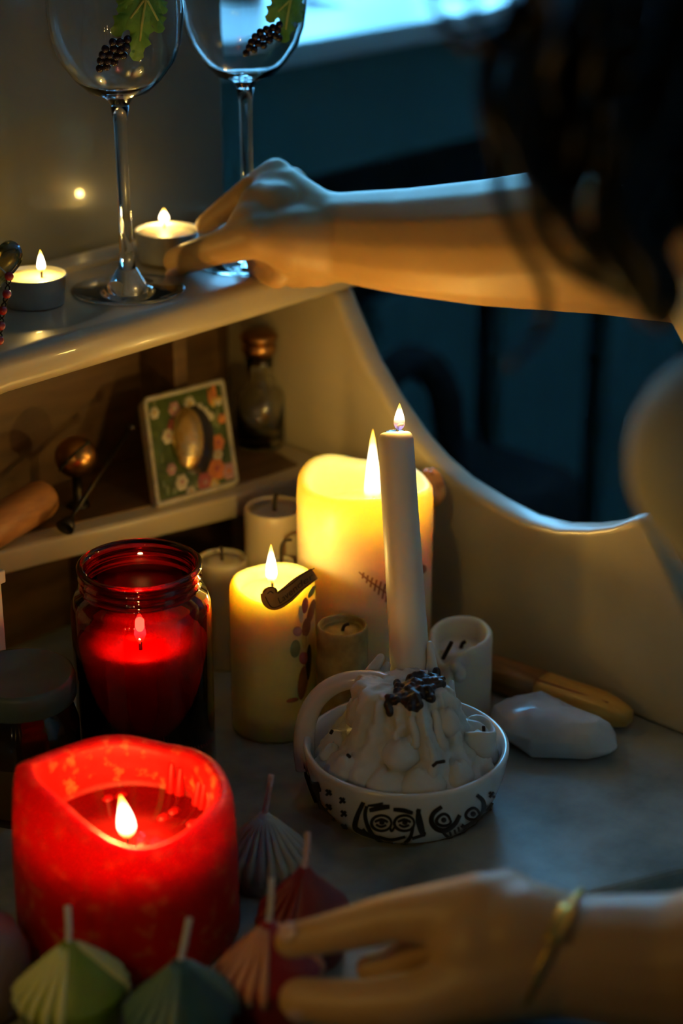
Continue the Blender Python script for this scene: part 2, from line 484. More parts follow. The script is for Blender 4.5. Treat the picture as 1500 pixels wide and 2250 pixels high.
# ================================================================== THE ROOM
YW = 0.967                      # wall behind the desk
XN = 0.915                      # where the wall turns into the window recess
RX0, RX1, RY0, RZ0, RZ1 = -1.3, 2.9, -1.6, -0.75, 1.85
YN = 1.25                       # face under the window sill
struct('wall_back', box(RX0, XN, YW, YW+.75, RZ0, RZ1), M['wall_grey'])
w = WIN
struct('wall_window', join(
    box(XN, w['x0'], w['y'], w['y']+.15, RZ0, RZ1), box(w['x1'], RX1, w['y'], w['y']+.15, RZ0, RZ1),
    box(w['x0'], w['x1'], w['y'], w['y']+.15, RZ0, w['z0']), box(w['x0'], w['x1'], w['y'], w['y']+.15, w['z1'], RZ1)), M['wall_teal'])
struct('wall_right', box(RX1, RX1+.1, RY0, w['y']+.15, RZ0, RZ1), M['room_wall'])
struct('wall_left', box(RX0-.1, RX0, RY0, YW+.1, RZ0, RZ1), M['room_wall'])
struct('wall_front', box(RX0-.1, RX1+.1, RY0-.1, RY0, RZ0, RZ1), M['room_wall'])
struct('ceiling', box(RX0-.1, RX1+.1, RY0-.1, w['y']+.15, RZ1, RZ1+.1), M['ceiling'])
fl = struct('floor', box(RX0-.1, RX1+.1, RY0-.1, w['y']+.15, RZ0-.1, RZ0), M['dark_gap'])
nb = 26
bw = (RX1-RX0)/nb
for i in range(nb):
    b = make_obj('plank', box(RX0+i*bw+.0015, RX0+(i+1)*bw-.0015, RY0, w['y'], RZ0, RZ0+.006), M['floor_wood'], fl, smooth=False)
# window with frame, mullion, panes and the white sill
win = struct('window_1', join(
    box(w['x0'], w['x0']+.06, w['y']+.02, w['y']+.09, w['z0'], w['z1']), box(w['x1']-.06, w['x1'], w['y']+.02, w['y']+.09, w['z0'], w['z1']),
    box(w['x0']+.06, w['x1']-.06, w['y']+.02, w['y']+.09, w['z1']-.06, w['z1']), box(w['x0']+.06, w['x1']-.06, w['y']+.02, w['y']+.09, w['z0'], w['z0']+.05),
    box(1.77, 1.83, w['y']+.02, w['y']+.09, w['z0']+.05, w['z1']-.06)), M['white_paint'])
for a, b in ((w['x0']+.06, 1.77), (1.83, w['x1']-.06)):
    make_obj('pane', box(a, b, w['y']+.05, w['y']+.055, w['z0']+.05, w['z1']-.06), M['pane'], win, smooth=False)
zs = Py(630, 152, YN-.03).z
struct('window_sill', box(XN+.004, RX1, YN-.03, w['y'], zs, zs+.022), M['white_paint'], bevel=.004)
# face under the sill, dark slot, slatted boards of the radiator cover
ztop = Py(900, 335, YN).z
zslot = Py(850, 662, YN).z
struct('trim_1', box(XN+.004, RX1, YN, YN+.03, ztop, zs), M['wall_teal'])
cov = Thing('radiator_cover', 'dark teal slatted radiator cover under the window sill', 'radiator cover', (1.6, YN, RZ0))
edges = [XN+.006]
b1a, b1b = Py(1048, 800, YN).x, Py(1102, 800, YN).x
b2a, b2b = Py(1290, 800, YN).x, Py(1336, 800, YN).x
pitch = b2a-b1a
gap = b1b-b1a
x = b1b - 2*pitch
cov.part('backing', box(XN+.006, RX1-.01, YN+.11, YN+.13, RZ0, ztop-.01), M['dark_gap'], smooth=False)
slat = None
k = 0
xs = b1b-pitch*3
while xs < RX1:
    a = max(xs, XN+.008); b = min(xs+pitch-gap, RX1-.012)
    if b > a+.02: cov.part('board', box(a, b, YN, YN+.02, RZ0+.02, zslot), M['panel_teal'], smooth=False, bevel=.003)
    xs += pitch
# leafy plant on the sill
pl = Thing('potted_plant', 'small clay-potted plant with dark pointed leaf on the window sill', 'plant', (1.36, 1.42, zs+.022))
pl.part('pot', lathe([(.0, 0), (.035, 0), (.048, .075), (.052, .075), (.052, .09), (.046, .09), (.043, .07), (.0, .07)], 1.36, 1.42, zs+.022, 28), M['pot'])
def leafmesh(p0, p1, wd, up=.02, n=8):
    p0, p1 = Vector(p0), Vector(p1); ax = p1-p0; side = ax.cross(Vector((0, 0, 1))).normalized()
    vs, fs = [], []
    for i in range(n+1):
        t = i/n; c = p0+ax*t+Vector((0, 0, up*sin(pi*t))); ww = wd*sin(pi*min(1, t*.92+.06))**.8
        vs += [tuple(c-side*ww), tuple(c-Vector((0, 0, .1*wd))), tuple(c+side*ww)]
    for i in range(n):
        for k in (0, 1): fs.append((3*i+k, 3*i+k+1, 3*i+k+4, 3*i+k+3))
    return vs, fs
tip = Py(812, 34, 1.36); root = Vector((1.36, 1.42, zs+.10))
lf_pts = [(tip, .034), (root+Vector((-.16, .02, .12)), .026), (root+Vector((.06, .05, .16)), .026), (root+Vector((-.03, -.08, .15)), .024), (root+Vector((.12, -.02, .10)), .024), (root+Vector((-.08, .06, .19)), .025)]
mid = Py(665, -6, 1.38)
for i, (p, wd) in enumerate(lf_pts):
    a = mid if i == 0 else root
    pl.part('leaf', leafmesh(a, p, wd, .004 if i == 0 else .02), M['plant'])
pl.part('stem', join(tube(spline([root-Vector((0, 0, .03)), root+Vector((-.02, 0, .04)), mid], 5), .003), *[tube([root-Vector((0, 0, .03)), root+Vector((0, 0, .004))], .003)]), M['plant'])
# black bag standing on the floor before the cover
bc = Py(905, 900, YN-.16)
bag = Thing('canvas_bag', 'black bag with arched handle before the slatted cover', 'bag', (bc.x, bc.y, RZ0+.006))
hp = [Py(u, v, YN-.16) for u, v in ((820, 1150), (822, 980), (835, 860), (880, 800), (930, 800), (975, 860), (990, 980), (995, 1150))]
bag.part('handle', tube(spline(hp, 6), .016, 10), M['bag'])
zb = hp[0].z+.02
bag.part('bag_body', box(bc.x-.17, bc.x+.17, bc.y-.09, bc.y+.09, RZ0+.006, zb), M['bag'], bevel=.03)

# ================================================================== THE DESK
XP = 0.90; ZS = 0.252
desk = Thing('writing_desk', 'cream painted writing desk with curved side panel and raised shelf', 'desk', (.45, .7, RZ0))
def yfront(x): return interp([(-.12, .50), (.60, .50), (.718, .494), (.779, .468), (.83, .44), (.87, .425), (.93, .42)])(x)
xsn = [-.12+i*1.05/40 for i in range(41)]
poly = [(x_, yfront(x_)) for x_ in xsn]+[(.93, .955), (-.12, .955)]
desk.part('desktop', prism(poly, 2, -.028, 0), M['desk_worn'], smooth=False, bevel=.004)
prof = [(.957, .226), (.846, .226), (.838, .212), (.831, .201), (.818, .181), (.798, .159), (.777, .140), (.757, .127), (.737, .118), (.706, .111), (.680, .107), (.655, .109), (.631, .116), (.614, .123), (.600, .132), (.594, .1345), (.588, .131), (.579, .118), (.566, .099), (.552, .078), (.54, .055), (.52, .035), (.49, .024), (.44, .018), (.43, 0), (.957, 0)]
desk.part('side_panel', prism(prof, 0, XP, XP+.020), M['desk_paint'], smooth=True, auto=40, bevel=.005)
desk.part('side_panel', prism(prof, 0, -.12, -.10), M['desk_paint'], smooth=True, auto=40, bevel=.005)
sh = [(x_, .834+.010*sin(pi*(x_+.1)/1.0)) for x_ in [-.125+i*1.05/24 for i in range(25)]]
sh = [(x_, .836 if x_ > .6 else .829) for x_ in [-.125+i*1.055/24 for i in range(25)]]
desk.part('top_shelf', prism(sh+[(.93, .96), (-.125, .96)], 2, ZS-.025, ZS), M['desk_paint'], smooth=True, auto=40, bevel=.008)
desk.part('shelf_rail', box(-.12, .925, .938, .960, ZS-.002, ZS+.004), M['desk_paint'], smooth=False, bevel=.0015)
zi = .105
yin = interp([(-.1, .905), (.55, .905), (.663, .888), (.737, .868), (.80, .852), (.839, .845), (.9, .842)])
ins = [(x_, yin(x_)) for x_ in [-.10+i*1.0/40 for i in range(41)]]
desk.part('inner_shelf', prism(ins+[(.90, .955), (-.10, .955)], 2, zi-.017, zi), M['desk_paint'], smooth=True, auto=40, bevel=.003)
desk.part('inner_shelf_liner', prism([(x_, y_+.014) for x_, y_ in ins if x_ < .897]+[(.897, .953), (-.097, .953)], 2, zi-.002, zi+.0012), M['inner_wood'], smooth=False)
desk.part('back_panel', box(-.11, .91, .950, .962, 0, ZS-.02), M['inner_wood'], smooth=False)
for xx in (Py(372, 800, .92).x, .30):
    desk.part('divider', box(xx, xx+.012, .915, .952, zi, ZS-.024), M['inner_wood'], smooth=False, bevel=.001)
for xx in (.745, .36):
    desk.part('lower_divider', box(xx, xx+.010, .905, .952, 0, zi-.016), M['inner_wood'], smooth=False, bevel=.001)
for xx in (-.10, .86):
    for yy in ((.47, .89) if xx > 0 else (.53, .89)):
        desk.part('leg', join(lathe([(.0, 0), (.012, 0), (.016, .03), (.02, .3), (.027, .62), (.0, .722)], xx+.02, yy+.02, RZ0+.006, 16)), M['desk_paint'])
desk.part('apron', box(-.10, .90, .90, .92, -.12, -.026), M['desk_paint'], smooth=False, bevel=.002)

# ================================================================== ON THE TOP SHELF
def wine_glass(cpx, label, bowl_bot_v, r_bowl, deco, h_bowl=.115):
    c = Pz(*cpx, ZS+.001); c.z = ZS
    T = Thing('wine_glass', label, 'wine glass', c, 'painted wine glasses')
    d = depth(c)
    # height of the bowl's bottom from its picture row
    lo, hi = 0, .3
    for _ in range(40):
        m = (lo+hi)/2
        if pix(c+Vector((0, 0, m)))[1] > bowl_bot_v: lo = m
        else: hi = m
    hs = lo
    R = r_bowl
    outer = [(.0055, hs-.004), (.009, hs+.001), (.018, hs+.004), (R*.66, hs+.012), (R*.84, hs+.022), (R*.95, hs+.034), (R, hs+.050), (R*.985, hs+.066), (R*.93, hs+.083), (R*.85, hs+.10), (R*.78, hs+h_bowl)]
    inner = [(max(r-.0012, .0), z+.0012) for r, z in outer[2:]]
    foot = [(.0, .0), (.034, .0), (.0355, .0008), (.034, .0014), (.022, .0022), (.012, .0038), (.0060, .0145), (.0042, .026), (.0038, hs*.55), (.0042, hs-.014)]
    T.part('foot', lathe(foot[:7]+[(.0, .0145)], c.x, c.y, c.z, 48), M['clear'])
    T.part('stem', lathe([(.0, .0145)]+[(.0055, .0145)]+foot[7:]+[(.0055, hs-.0045), (.0, hs-.0045)], c.x, c.y, c.z, 24), M['clear'])
    top = outer[-1]
    T.part('bowl', lathe([(.0, hs-.0045)]+outer+[(top[0]-.0006, top[1]+.0006)]+list(reversed(inner))+[(.0, inner[0][1]-.0003)], c.x, c.y, c.z, 64), M['clear'])
    rf = interp([(z, r) for r, z in outer])
    ber, leaves, veins = deco
    src = None
    for i, (u, v) in enumerate(ber):
        p, n = hit(u, v, c, rf, .0008)
        if src is None:
            src = T.part('grape', ellipsoid(p, (.0024, .0024, .0024), 12, 8), M['berry'])
            o0 = p
        else:
            o = src.copy(); C.objects.link(o); o.parent = T.o; o.location = p-o0
    for pts in leaves: T.part('painted_leaf', patch(pts, c, rf, .0003, .0008), M['vine_leaf'])
    for pts in veins: T.part('leaf_vein', stroke(pts, 5, c, rf, .0012), M['vine_vein'])
    return T
def vine(cx, cy, s, rot, n=5):
    pts = []
    for i in range(40):
        a = 2*pi*i/40
        r = s*(.62+.30*abs(cos(a*n/2.0))**.8+.07*cos(a*20))
        pts.append((cx+r*cos(a+rot), cy+r*sin(a+rot)))
    return pts
def long_leaf(x0, y0, x1, y1, wd):
    L = []; Rr = []
    ax, ay = x1-x0, y1-y0; l = hypot(ax, ay); nx, ny = -ay/l, ax/l
    for i in range(15):
        t = i/14; ww = wd*(sin(pi*min(1, t*.9+.05))**.7)*(1+.28*(1 if i % 3 == 1 else -.6))
        L.append((x0+ax*t+nx*ww, y0+ay*t+ny*ww)); Rr.append((x0+ax*t-nx*ww, y0+ay*t-ny*ww))
    return L+Rr[::-1]
b1 = [(280, 86), (264, 92), (277, 102), (248, 92), (232, 107), (250, 106), (265, 110), (271, 121), (242, 120), (226, 120), (256, 124), (238, 134), (252, 136), (222, 133), (235, 146), (220, 150)]
l1 = [long_leaf(318, -20, 250, 78, 24), long_leaf(318, -10, 298, 134, 26), long_leaf(325, -20, 352, 72, 20), long_leaf(300, -30, 262, 30, 20), long_leaf(330, -30, 362, 30, 16)]
v1 = [[(320, -10), (312, 40), (306, 90)], [(314, 0), (285, 40)], [(322, 0), (345, 45)]]
wine_glass((281, 634), 'tall stemmed wine glass with painted grapes beside the stringed tealight', 216, .0405, (b1, l1, v1))
b2 = [(612, 54), (598, 60), (608, 66), (584, 64), (571, 70), (590, 73), (602, 78), (611, 83), (560, 80), (576, 82), (590, 88), (552, 92), (566, 95), (578, 99), (547, 104), (558, 108), (541, 116)]
l2 = [long_leaf(640, -30, 588, 48, 20), long_leaf(640, -20, 622, 94, 20), long_leaf(645, -20, 655, 50, 18), long_leaf(640, -40, 600, 10, 18)]
v2 = [[(640, -20), (630, 30), (625, 65)], [(634, 0), (608, 25)]]
wine_glass((546, 572), 'wine glass with painted grapes whose foot stands behind the reaching hand', 178, .0395, (b2, l2, v2))

def tealight(center_top, z_top, label, R, hgt, wick_px, flame_h, flame_r, power, lift=0, round_flame=False):
    ct = Pz(*center_top, z_top)
    base = Vector((ct.x, ct.y, z_top-hgt))
    T = Thing('tealight', label, 'tealight', base, 'tealights on the top shelf')
    cup = [(0, 0), (R*.90, 0), (R*.92, .001), (R, hgt-.0006), (R*1.03, hgt-.0002), (R*1.03, hgt+.0003), (R*.985, hgt+.0003), (R*.90, .0015), (0, .0015)]
    T.part('metal_cup', lathe(cup, base.x, base.y, base.z, 56, rfun=lambda i, a, r, z: (r*(1+.004*sin(28*a)) if 2 < i < 7 else r, z)), M['tea_metal'])
    T.part('wax', lathe([(0, .002), (R*.89, .002), (R*.97, hgt-.0018), (R*.80, hgt-.0025), (0, hgt-.0025)], base.x, base.y, base.z, 48), M['tea_wax'])
    wp = Pz(*wick_px, z_top-.0025)
    wick(T, [wp, wp+Vector((0, 0, .003)), wp+RT*.0008+Vector((0, 0, .006))], .0008)
    add_flame(T, wp+Vector((0, 0, .0035)), flame_h, flame_r, power, strength=3.2)
    return T
tealight((73, 603), ZS+.018, 'lit tealight with bright wax next to the heart pendant', .0196, .018, (92, 610), .014, .0028, .032)
tealight((367, 505), ZS+.0215, 'lit silver tealight pinched between thumb and finger', .0205, .0195, (361, 500), .0095, .0034, .014)

# heart pendant with red beads on its slim stand
hc = Pd(-8, 578, 1.085)
PT = Thing('heart_pendant', 'amber glass heart pendant with red bead chain', 'pendant', hc)
def heart_fun(pt): return pt
hv, hf = [], []
N = 40
outl = []
for i in range(N):
    t = 2*pi*i/N
    outl.append((16*sin(t)**3/16*.0150, (13*cos(t)-5*cos(2*t)-2*cos(3*t)-cos(4*t))/17*.0185))
for f, zz in ((.02, .0062), (.5, .0055), (.85, .0035), (1.0, 0), (.85, -.0035), (.5, -.0055), (.02, -.0062)):
    for a, b in outl: hv.append(tuple(hc+RT*(a*f)+UP*(b*f)+FW*zz))
for i in range(6):
    for k in range(N):
        k2 = (k+1) % N; hf.append((i*N+k, i*N+k2, (i+1)*N+k2, (i+1)*N+k))
PT.part('heart', (hv, hf), M['amber'])
bp = [(20, 607), (15, 646), (6, 682), (2, 716), (-1, 748)]
bw_ = [Pd(u, v, 1.078-.0002*i) for i, (u, v) in enumerate(bp)]
src = PT.part('bead', ellipsoid(hc, .0027, 14, 10), M['bead_red'])
src.location = bw_[0]-hc
for p in bw_[1:]: PT.copy(src, p)
for a, b in zip(bw_, bw_[1:]):
    PT.part('link', tube(spline([a, a.lerp(b, .35)+RT*.0012, a.lerp(b, .65)-RT*.0012, b], 4), .0005, 6), M['iron'])
    PT.part('link', tube(spline([a, a.lerp(b, .35)-RT*.0012, a.lerp(b, .65)+RT*.0012, b], 4), .0005, 6), M['iron'])
PT.part('wire', tube(spline([hc-RT*.010+UP*.012-FW*.006, hc-FW*.0072, bw_[0]], 5), .0005, 6), M['tea_metal'])
sb = Vector((hc.x, hc.y, ZS))-RT*.030
PT.part('hanging_cord', tube(spline([hc+UP*.009, hc+UP*.035-RT*.004, hc+UP*.052-RT*.018, sb+Vector((0, 0, .098))], 6), .0007, 6), M['iron'])
SD = Thing('ornament_stand', 'slim dark metal stand carrying the heart pendant', 'stand', sb)
SD.part('stand_base', lathe([(0, 0), (.018, 0), (.018, .002), (.004, .005), (0, .006)], sb.x, sb.y, sb.z, 28), M['iron'])
SD.part('post', tube([sb+Vector((0, 0, .004)), sb+Vector((0, 0, .10))], .0015, 8), M['iron'])

# ================================================================== IN THE HUTCH
ft = zi+.0012
# square painted tile with flowers and a domed oval mirror
A = Pz(343, 1117, ft); B = Pz(524, 1064, ft)
TL = Pd(308, 885, depth(A)+.028); TRp = Pd(492, 823, depth(B)+.028)
fr = Thing('flower_tile', 'square green tile painted with flowers around an oval domed mirror', 'tile', (A+B)/2)
ex = (B-A); ey = ((TL-A)+(TRp-B))/2
nn = ex.cross(ey).normalized()
if nn.dot(FW) > 0: nn = -nn
def tl(a, b, h=0): return A+ex*a+ey*b+nn*h
def rounded(x0, x1, y0, y1, r, n=5):
    out = []
    for cx_, cy_, a0 in ((x1-r, y1-r, 0), (x0+r, y1-r, 90), (x0+r, y0+r, 180), (x1-r, y0+r, 270)):
        for i in range(n+1):
            a = radians(a0+90*i/n); out.append((cx_+r*cos(a), cy_+r*sin(a)))
    return out
def slab(poly, h0, h1):
    n = len(poly); vs = [tuple(tl(a, b, h0)) for a, b in poly]+[tuple(tl(a, b, h1)) for a, b in poly]
    fs = [tuple(range(n)), tuple(range(2*n-1, n-1, -1))]
    for i in range(n): fs.append((i, (i+1) % n, (i+1) % n+n, i+n))
    return vs, fs
fr.part('board', slab(rounded(.0, 1, .0, 1, .05), -.007, 0), M['tile_edge'], smooth=False)
fr.part('green_ground', slab(rounded(.045, .955, .045, .955, .04), 0, .0005), M['tile_green'], smooth=False)
ro = rounded(0, 1, 0, 1, .05); ri = rounded(.045, .955, .045, .955, .03)
n = len(ro)
vs = [tuple(tl(a, b, 0)) for a, b in ro]+[tuple(tl(a, b, .0016)) for a, b in ro]+[tuple(tl(a, b, .0016)) for a, b in ri]+[tuple(tl(a, b, 0)) for a, b in ri]
fs = []
for k in range(3):
    for i in range(n): fs.append((k*n+i, k*n+(i+1) % n, (k+1)*n+(i+1) % n, (k+1)*n+i))
fr.part('raised_border', (vs, fs), M['tile_edge'])
def dome(cx_, cy_, a, b, h, h0=.0005, seg=24, rings=7):
    vs, fs = [], []
    for i in range(rings+1):
        t = i/rings*pi/2
        for k in range(seg):
            an = 2*pi*k/seg; vs.append(tuple(tl(cx_+a*cos(t)*cos(an), cy_+b*cos(t)*sin(an), h0+h*sin(t))))
    for i in range(rings):
        for k in range(seg): fs.append((i*seg+k, i*seg+(k+1) % seg, (i+1)*seg+(k+1) % seg, (i+1)*seg+k))
    return vs, fs
fr.part('mirror_dark_crescent', dome(.55, .51, .24, .33, .003), M['mirror_dark'])  # dark dome offset to the right paints the dark side of the mirror's reflection
fr.part('oval_mirror', dome(.46, .53, .185, .29, .008, .002), M['mirror'])
def blossom(cx_, cy_, s, pet, ctr, np=6, a0=0):
    ms = []
    for i in range(np):
        a = a0+2*pi*i/np
        ms.append(dome(cx_+s*.55*cos(a), cy_+s*.55*sin(a), s*.45, s*.45, .0012, .0005, 10, 3))
    o = fr.part('flower', join(*ms), M[pet])
    fr.part('flower_centre', dome(cx_, cy_, s*.32, s*.32, .0022, .0005, 10, 3), M[ctr], o)
for f in ((.12, .84, .06, 'petal_white', 'petal_yellow'), (.36, .83, .075, 'petal_pink', 'petal_white'), (.33, .68, .08, 'petal_rose', 'petal_orange'), (.24, .60, .075, 'petal_white', 'petal_pink'),
          (.55, .84, .075, 'petal_white', 'petal_yellow'), (.66, .78, .05, 'petal_white', 'petal_white'), (.72, .73, .05, 'petal_white', 'petal_white'), (.78, .68, .045, 'petal_white', 'petal_white'),
          (.82, .42, .085, 'petal_orange', 'petal_rose'), (.80, .31, .06, 'petal_white', 'petal_yellow'), (.76, .19, .11, 'petal_orange', 'petal_rose'), (.60, .10, .10, 'petal_rose', 'petal_pink'),
          (.90, .14, .085, 'petal_pink', 'petal_orange'), (.33, .16, .08, 'petal_white', 'petal_pink'), (.23, .30, .06, 'petal_pink', 'petal_white'), (.42, .055, .055, 'petal_white', 'petal_yellow'),
          (.91, .63, .05, 'petal_orange', 'petal_yellow'), (.70, .06, .07, 'petal_yellow', 'petal_white'), (.90, .80, .045, 'petal_white', 'petal_yellow')):
    blossom(*f)
for a, b, c_, d_, mt in ((.80, .86, .022, .075, 'petal_orange'), (.86, .90, .03, .08, 'petal_orange'), (.90, .82, .055, .025, 'petal_yellow'), (.83, .80, .025, .05, 'petal_yellow')):
    fr.part('petal', dome(a, b, c_, d_, .0014), M[mt])
for i in range(16):
    a, b = random.choice([(random.uniform(.08, .2), random.uniform(.08, .78)), (random.uniform(.1, .9), random.uniform(.07, .12)), (random.uniform(.8, .93), random.uniform(.5, .75)), (random.uniform(.1, .75), random.uniform(.87, .93))])
    fr.part('painted_leaf', dome(a, b, random.uniform(.012, .02), random.uniform(.025, .045), .0009), M['leaf_sage'])

# corked glass bottle by the side panel
bc_ = Pz(572, 975, ft)
bo = Thing('glass_bottle', 'small clear glass bottle with brass ball stopper in the hutch corner', 'bottle', bc_)
s_ = depth(bc_)/FPX
def hz(v):
    lo, hi = 0, .2
    for _ in range(40):
        m = (lo+hi)/2
        if pix(bc_+Vector((0, 0, m)))[1] > v: lo = m
        else: hi = m
    return lo
zsh, znk, zst, ztp = hz(858), hz(818), hz(780), hz(728)
Rb = 54*s_
op = [(0, 0), (Rb*.95, 0), (Rb, .002), (Rb, zsh-.004), (Rb*.85, zsh), (.009, zsh+.004), (.008, znk), (.0095, znk+.001), (.0095, zst-.001)]
ip = [(max(0, r-.0015), z) for r, z in op[3:]]
bo.part('body', lathe(op+[(.0085, zst)]+list(reversed(ip))+[(Rb-.0015, .003), (0, .003)], bc_.x, bc_.y, bc_.z, 40), M['bottle'])
bo.part('stopper', lathe([(0, zst-.006), (.0075, zst-.006), (.0078, zst), (.011, zst+.001), (.0125, zst+.006), (.011, zst+.0105), (.0085, zst+.012), (.0125, ztp-.006), (.0135, ztp-.003), (.010, ztp), (0, ztp+.001)], bc_.x, bc_.y, bc_.z, 28), M['brass'])

# round brass bell, wooden handle, snuffer
blc = Pz(166, 1045, ft); blc = Vector((blc.x-.016, blc.y-.03, ft))
def find_on_shelf(u, v, h):
    return Pz(u, v, ft+h)
r_bell = .0137
cb = find_on_shelf(166, 1005, .030)
if cb.y > .93: cb = Vector((cb.x, .93, cb.z))
cb = Pd(166, 1003, 1.235)
bell = Thing('round_bell', 'round brass bell with a slit resting in the hutch', 'bell', (cb.x, cb.y, ft))
zc = cb.z
bell.part('bell_ball', ellipsoid((cb.x, cb.y, zc), r_bell, 28, 18), M['brass'])
sl = []
for i in range(15):
    a = radians(-70+140*i/14)
    dirv = (-FW*cos(a) + (RT*.72+UP*.69)*sin(a)).normalized()
    sl.append(Vector((cb.x, cb.y, zc))+dirv*(r_bell+.0001))
bell.part('slit', tube(sl, .0011, 7), M['wick_black'])
bell.part('bell_foot', lathe([(0, 0), (.008, 0), (.007, .002), (.003, .004), (.003, zc-ft-.010), (.006, zc-ft-.009), (0, zc-ft-.009)], cb.x, cb.y, ft, 18), M['iron'])
wa, wb = Pz(-60, 1190, ft+.013), Pz(100, 1092, ft+.013)
wd = (wb-wa).normalized()
wh = Thing('wooden_pestle', 'thick orange brown wooden pestle lying in the hutch', 'pestle', (wa+wb)/2-Vector((0, 0, .013)))
wl = (wb-wa).length
wh.part('grip', tube([wa+wd*wl*t for t in (0, .02, .3, .6, .9, .97, 1.0)], [.009, .0115, .0125, .013, .0128, .0118, .008], 20), M['wood_orange'])
wh.part('ferrule', tube([wa-wd*.015, wa+wd*.004], .008, 16), M['brass'])
se, st = Pz(143, 1158, ft+.006), Pd(288, 938, 1.262)
sn = Thing('candle_snuffer', 'thin dark metal candle snuffer leaning across the hutch', 'snuffer', (se.x, se.y, ft))
sn.part('rod', tube([se, st], .0014, 8), M['iron'])
sd = (st-se).normalized()
sn.part('snuffer_cup', tube([se-sd*.001, se-sd*.0005, se+sd*.004, se+sd*.009], [.0058, .0062, .005, .0018], 16), M['iron'])
sn.part('finial', ellipsoid(st, .003, 12, 8), M['iron'])
cdp = Py(12, 1252, .815)
cd = Thing('card_box', 'white card box corner at the edge of the desk shelf', 'box', (cdp.x-.03, cdp.y+.02, 0))
cd.part('box_body', box(cdp.x-.058, cdp.x-.002, cdp.y+.002, cdp.y+.048, 0, cdp.z-.008), M['card'], smooth=False, bevel=.001)
cd.part('box_lid', box(cdp.x-.060, cdp.x, cdp.y, cdp.y+.05, cdp.z-.008, cdp.z), M['card'], smooth=False, bevel=.001)

# ================================================================== CANDLES ON THE DESK
# big ivory pillar
c = Pz(800, 1498, 0)
big = Thing('pillar_candle', 'large glowing ivory pillar candle with pressed fern and tall flame', 'candle', c)
Rb_, Hb = .0428, .143
pillar(big, c, Rb_, Hb, 'ivory', rimtable([(0, -.004), (45, -.002), (90, -.003), (130, .006), (160, .005), (200, -.001), (240, .001), (270, .003), (310, .002)]), Rb_*.80, Hb-.022, rnd=.006)
fb = c+Vector((0, 0, Hb-.022))+RT*.0045
wick(big, [fb-Vector((0, 0, .002)), fb+Vector((0, 0, .005)), fb+RT*.001+Vector((0, 0, .010))], .0011)
add_flame(big, fb+Vector((0, 0, .006)), .049, .0052, .085, strength=2.6, sharp=2)
rfb = lambda z: Rb_
fern = [stroke([(788, 1256), (806, 1272), (826, 1287), (852, 1305)], 3.5, c, rfb)]
for i, (x_, y_) in enumerate([(797, 1264), (806, 1272), (815, 1279), (824, 1286), (833, 1292), (842, 1299), (850, 1304)]):
    l = 7+2.2*i
    fern.append(stroke([(x_, y_), (x_+l*.25, y_-l*.95)], 4.5, c, rfb)); fern.append(stroke([(x_, y_), (x_-l*.15, y_+l*.9)], 4.5, c, rfb))
big.part('pressed_fern', join(*fern), M['fern'], label='small brown pressed fern frond')
big.part('pressed_flower', patch(oval(928, 1250, 8, 10), c, rfb), M['fern'])
# orange glossy ornament fixed to its right side
oc = Pd(944, 1074, depth(c)-.012)
orn = big.part('ornament', ellipsoid(oc, (.0108, .0108, .0128), 26, 18, fun=lambda t, a: 1+.06*sin(5*a+2*t)+.05*sin(4*t)), M['amber_orn'], label='glossy orange knob on the candle side')
for i in range(5):
    a = -.6+i*.3
    p0 = oc+RT*(.003*a)-UP*.013; p1 = oc+RT*(-.004+.004*a)-UP*.040
    big.part('ornament_rib', tube(spline([p0-FW*.003, (p0+p1)/2-FW*.004+RT*.001, p1], 5), [.0015]*10+[.001], 8), M['amber_orn'], orn)

# yellow lit pillar with scroll label and dried flowers
c = Pz(603, 1590, 0)
yel = Thing('pillar_candle', 'lit pale yellow pillar candle with brown scroll label', 'candle', c)
Ry, Hy = .0262, .0985
pillar(yel, c, Ry, Hy, 'yellow', rimtable([(0, .004), (60, .003), (120, .001), (180, .002), (230, -.002), (270, -.004), (320, 0)]), Ry*.74, Hy-.007, rnd=.008)
fb = c+Vector((0, 0, Hy-.008))
wick(yel, [fb, fb+Vector((0, 0, .006)), fb+RT*-.001+Vector((0, 0, .009)), fb+RT*-.0035+Vector((0, 0, .0102))], .0009)
add_flame(yel, fb+Vector((0, 0, .0065))-RT*.0005, .026, .0035, .065, strength=3.0)
ryf = lambda z: Ry*1.012
scroll = [(579, 1298), (590, 1289), (603, 1288), (607, 1301), (616, 1300), (640, 1278), (662, 1260), (684, 1247), (690, 1254), (690, 1272), (672, 1283), (650, 1302), (630, 1320), (606, 1332), (594, 1330), (583, 1310)]
sc_o = yel.part('scroll_label', join(stroke([(586, 1300), (592, 1318), (606, 1321), (630, 1305), (655, 1282), (688, 1260)], 36, c, ryf, .0008, 8), patch(oval(593, 1300, 17, 13, -.3), c, ryf, .0012)), M['label_brown'], label='dark brown parchment scroll label')
yel.part('scroll_edge', join(stroke([(580, 1299), (588, 1290), (602, 1289), (606, 1300)], 2.5, c, ryf, .0016), stroke([(588, 1302), (594, 1297), (600, 1301)], 2, c, ryf, .0018), stroke([(583, 1309), (594, 1330), (607, 1332), (632, 1318), (652, 1300), (689, 1272)], 2.2, c, ryf, .0013), stroke([(609, 1302), (640, 1280), (662, 1261), (686, 1248)], 2.2, c, ryf, .0013)), M['ink'], sc_o)
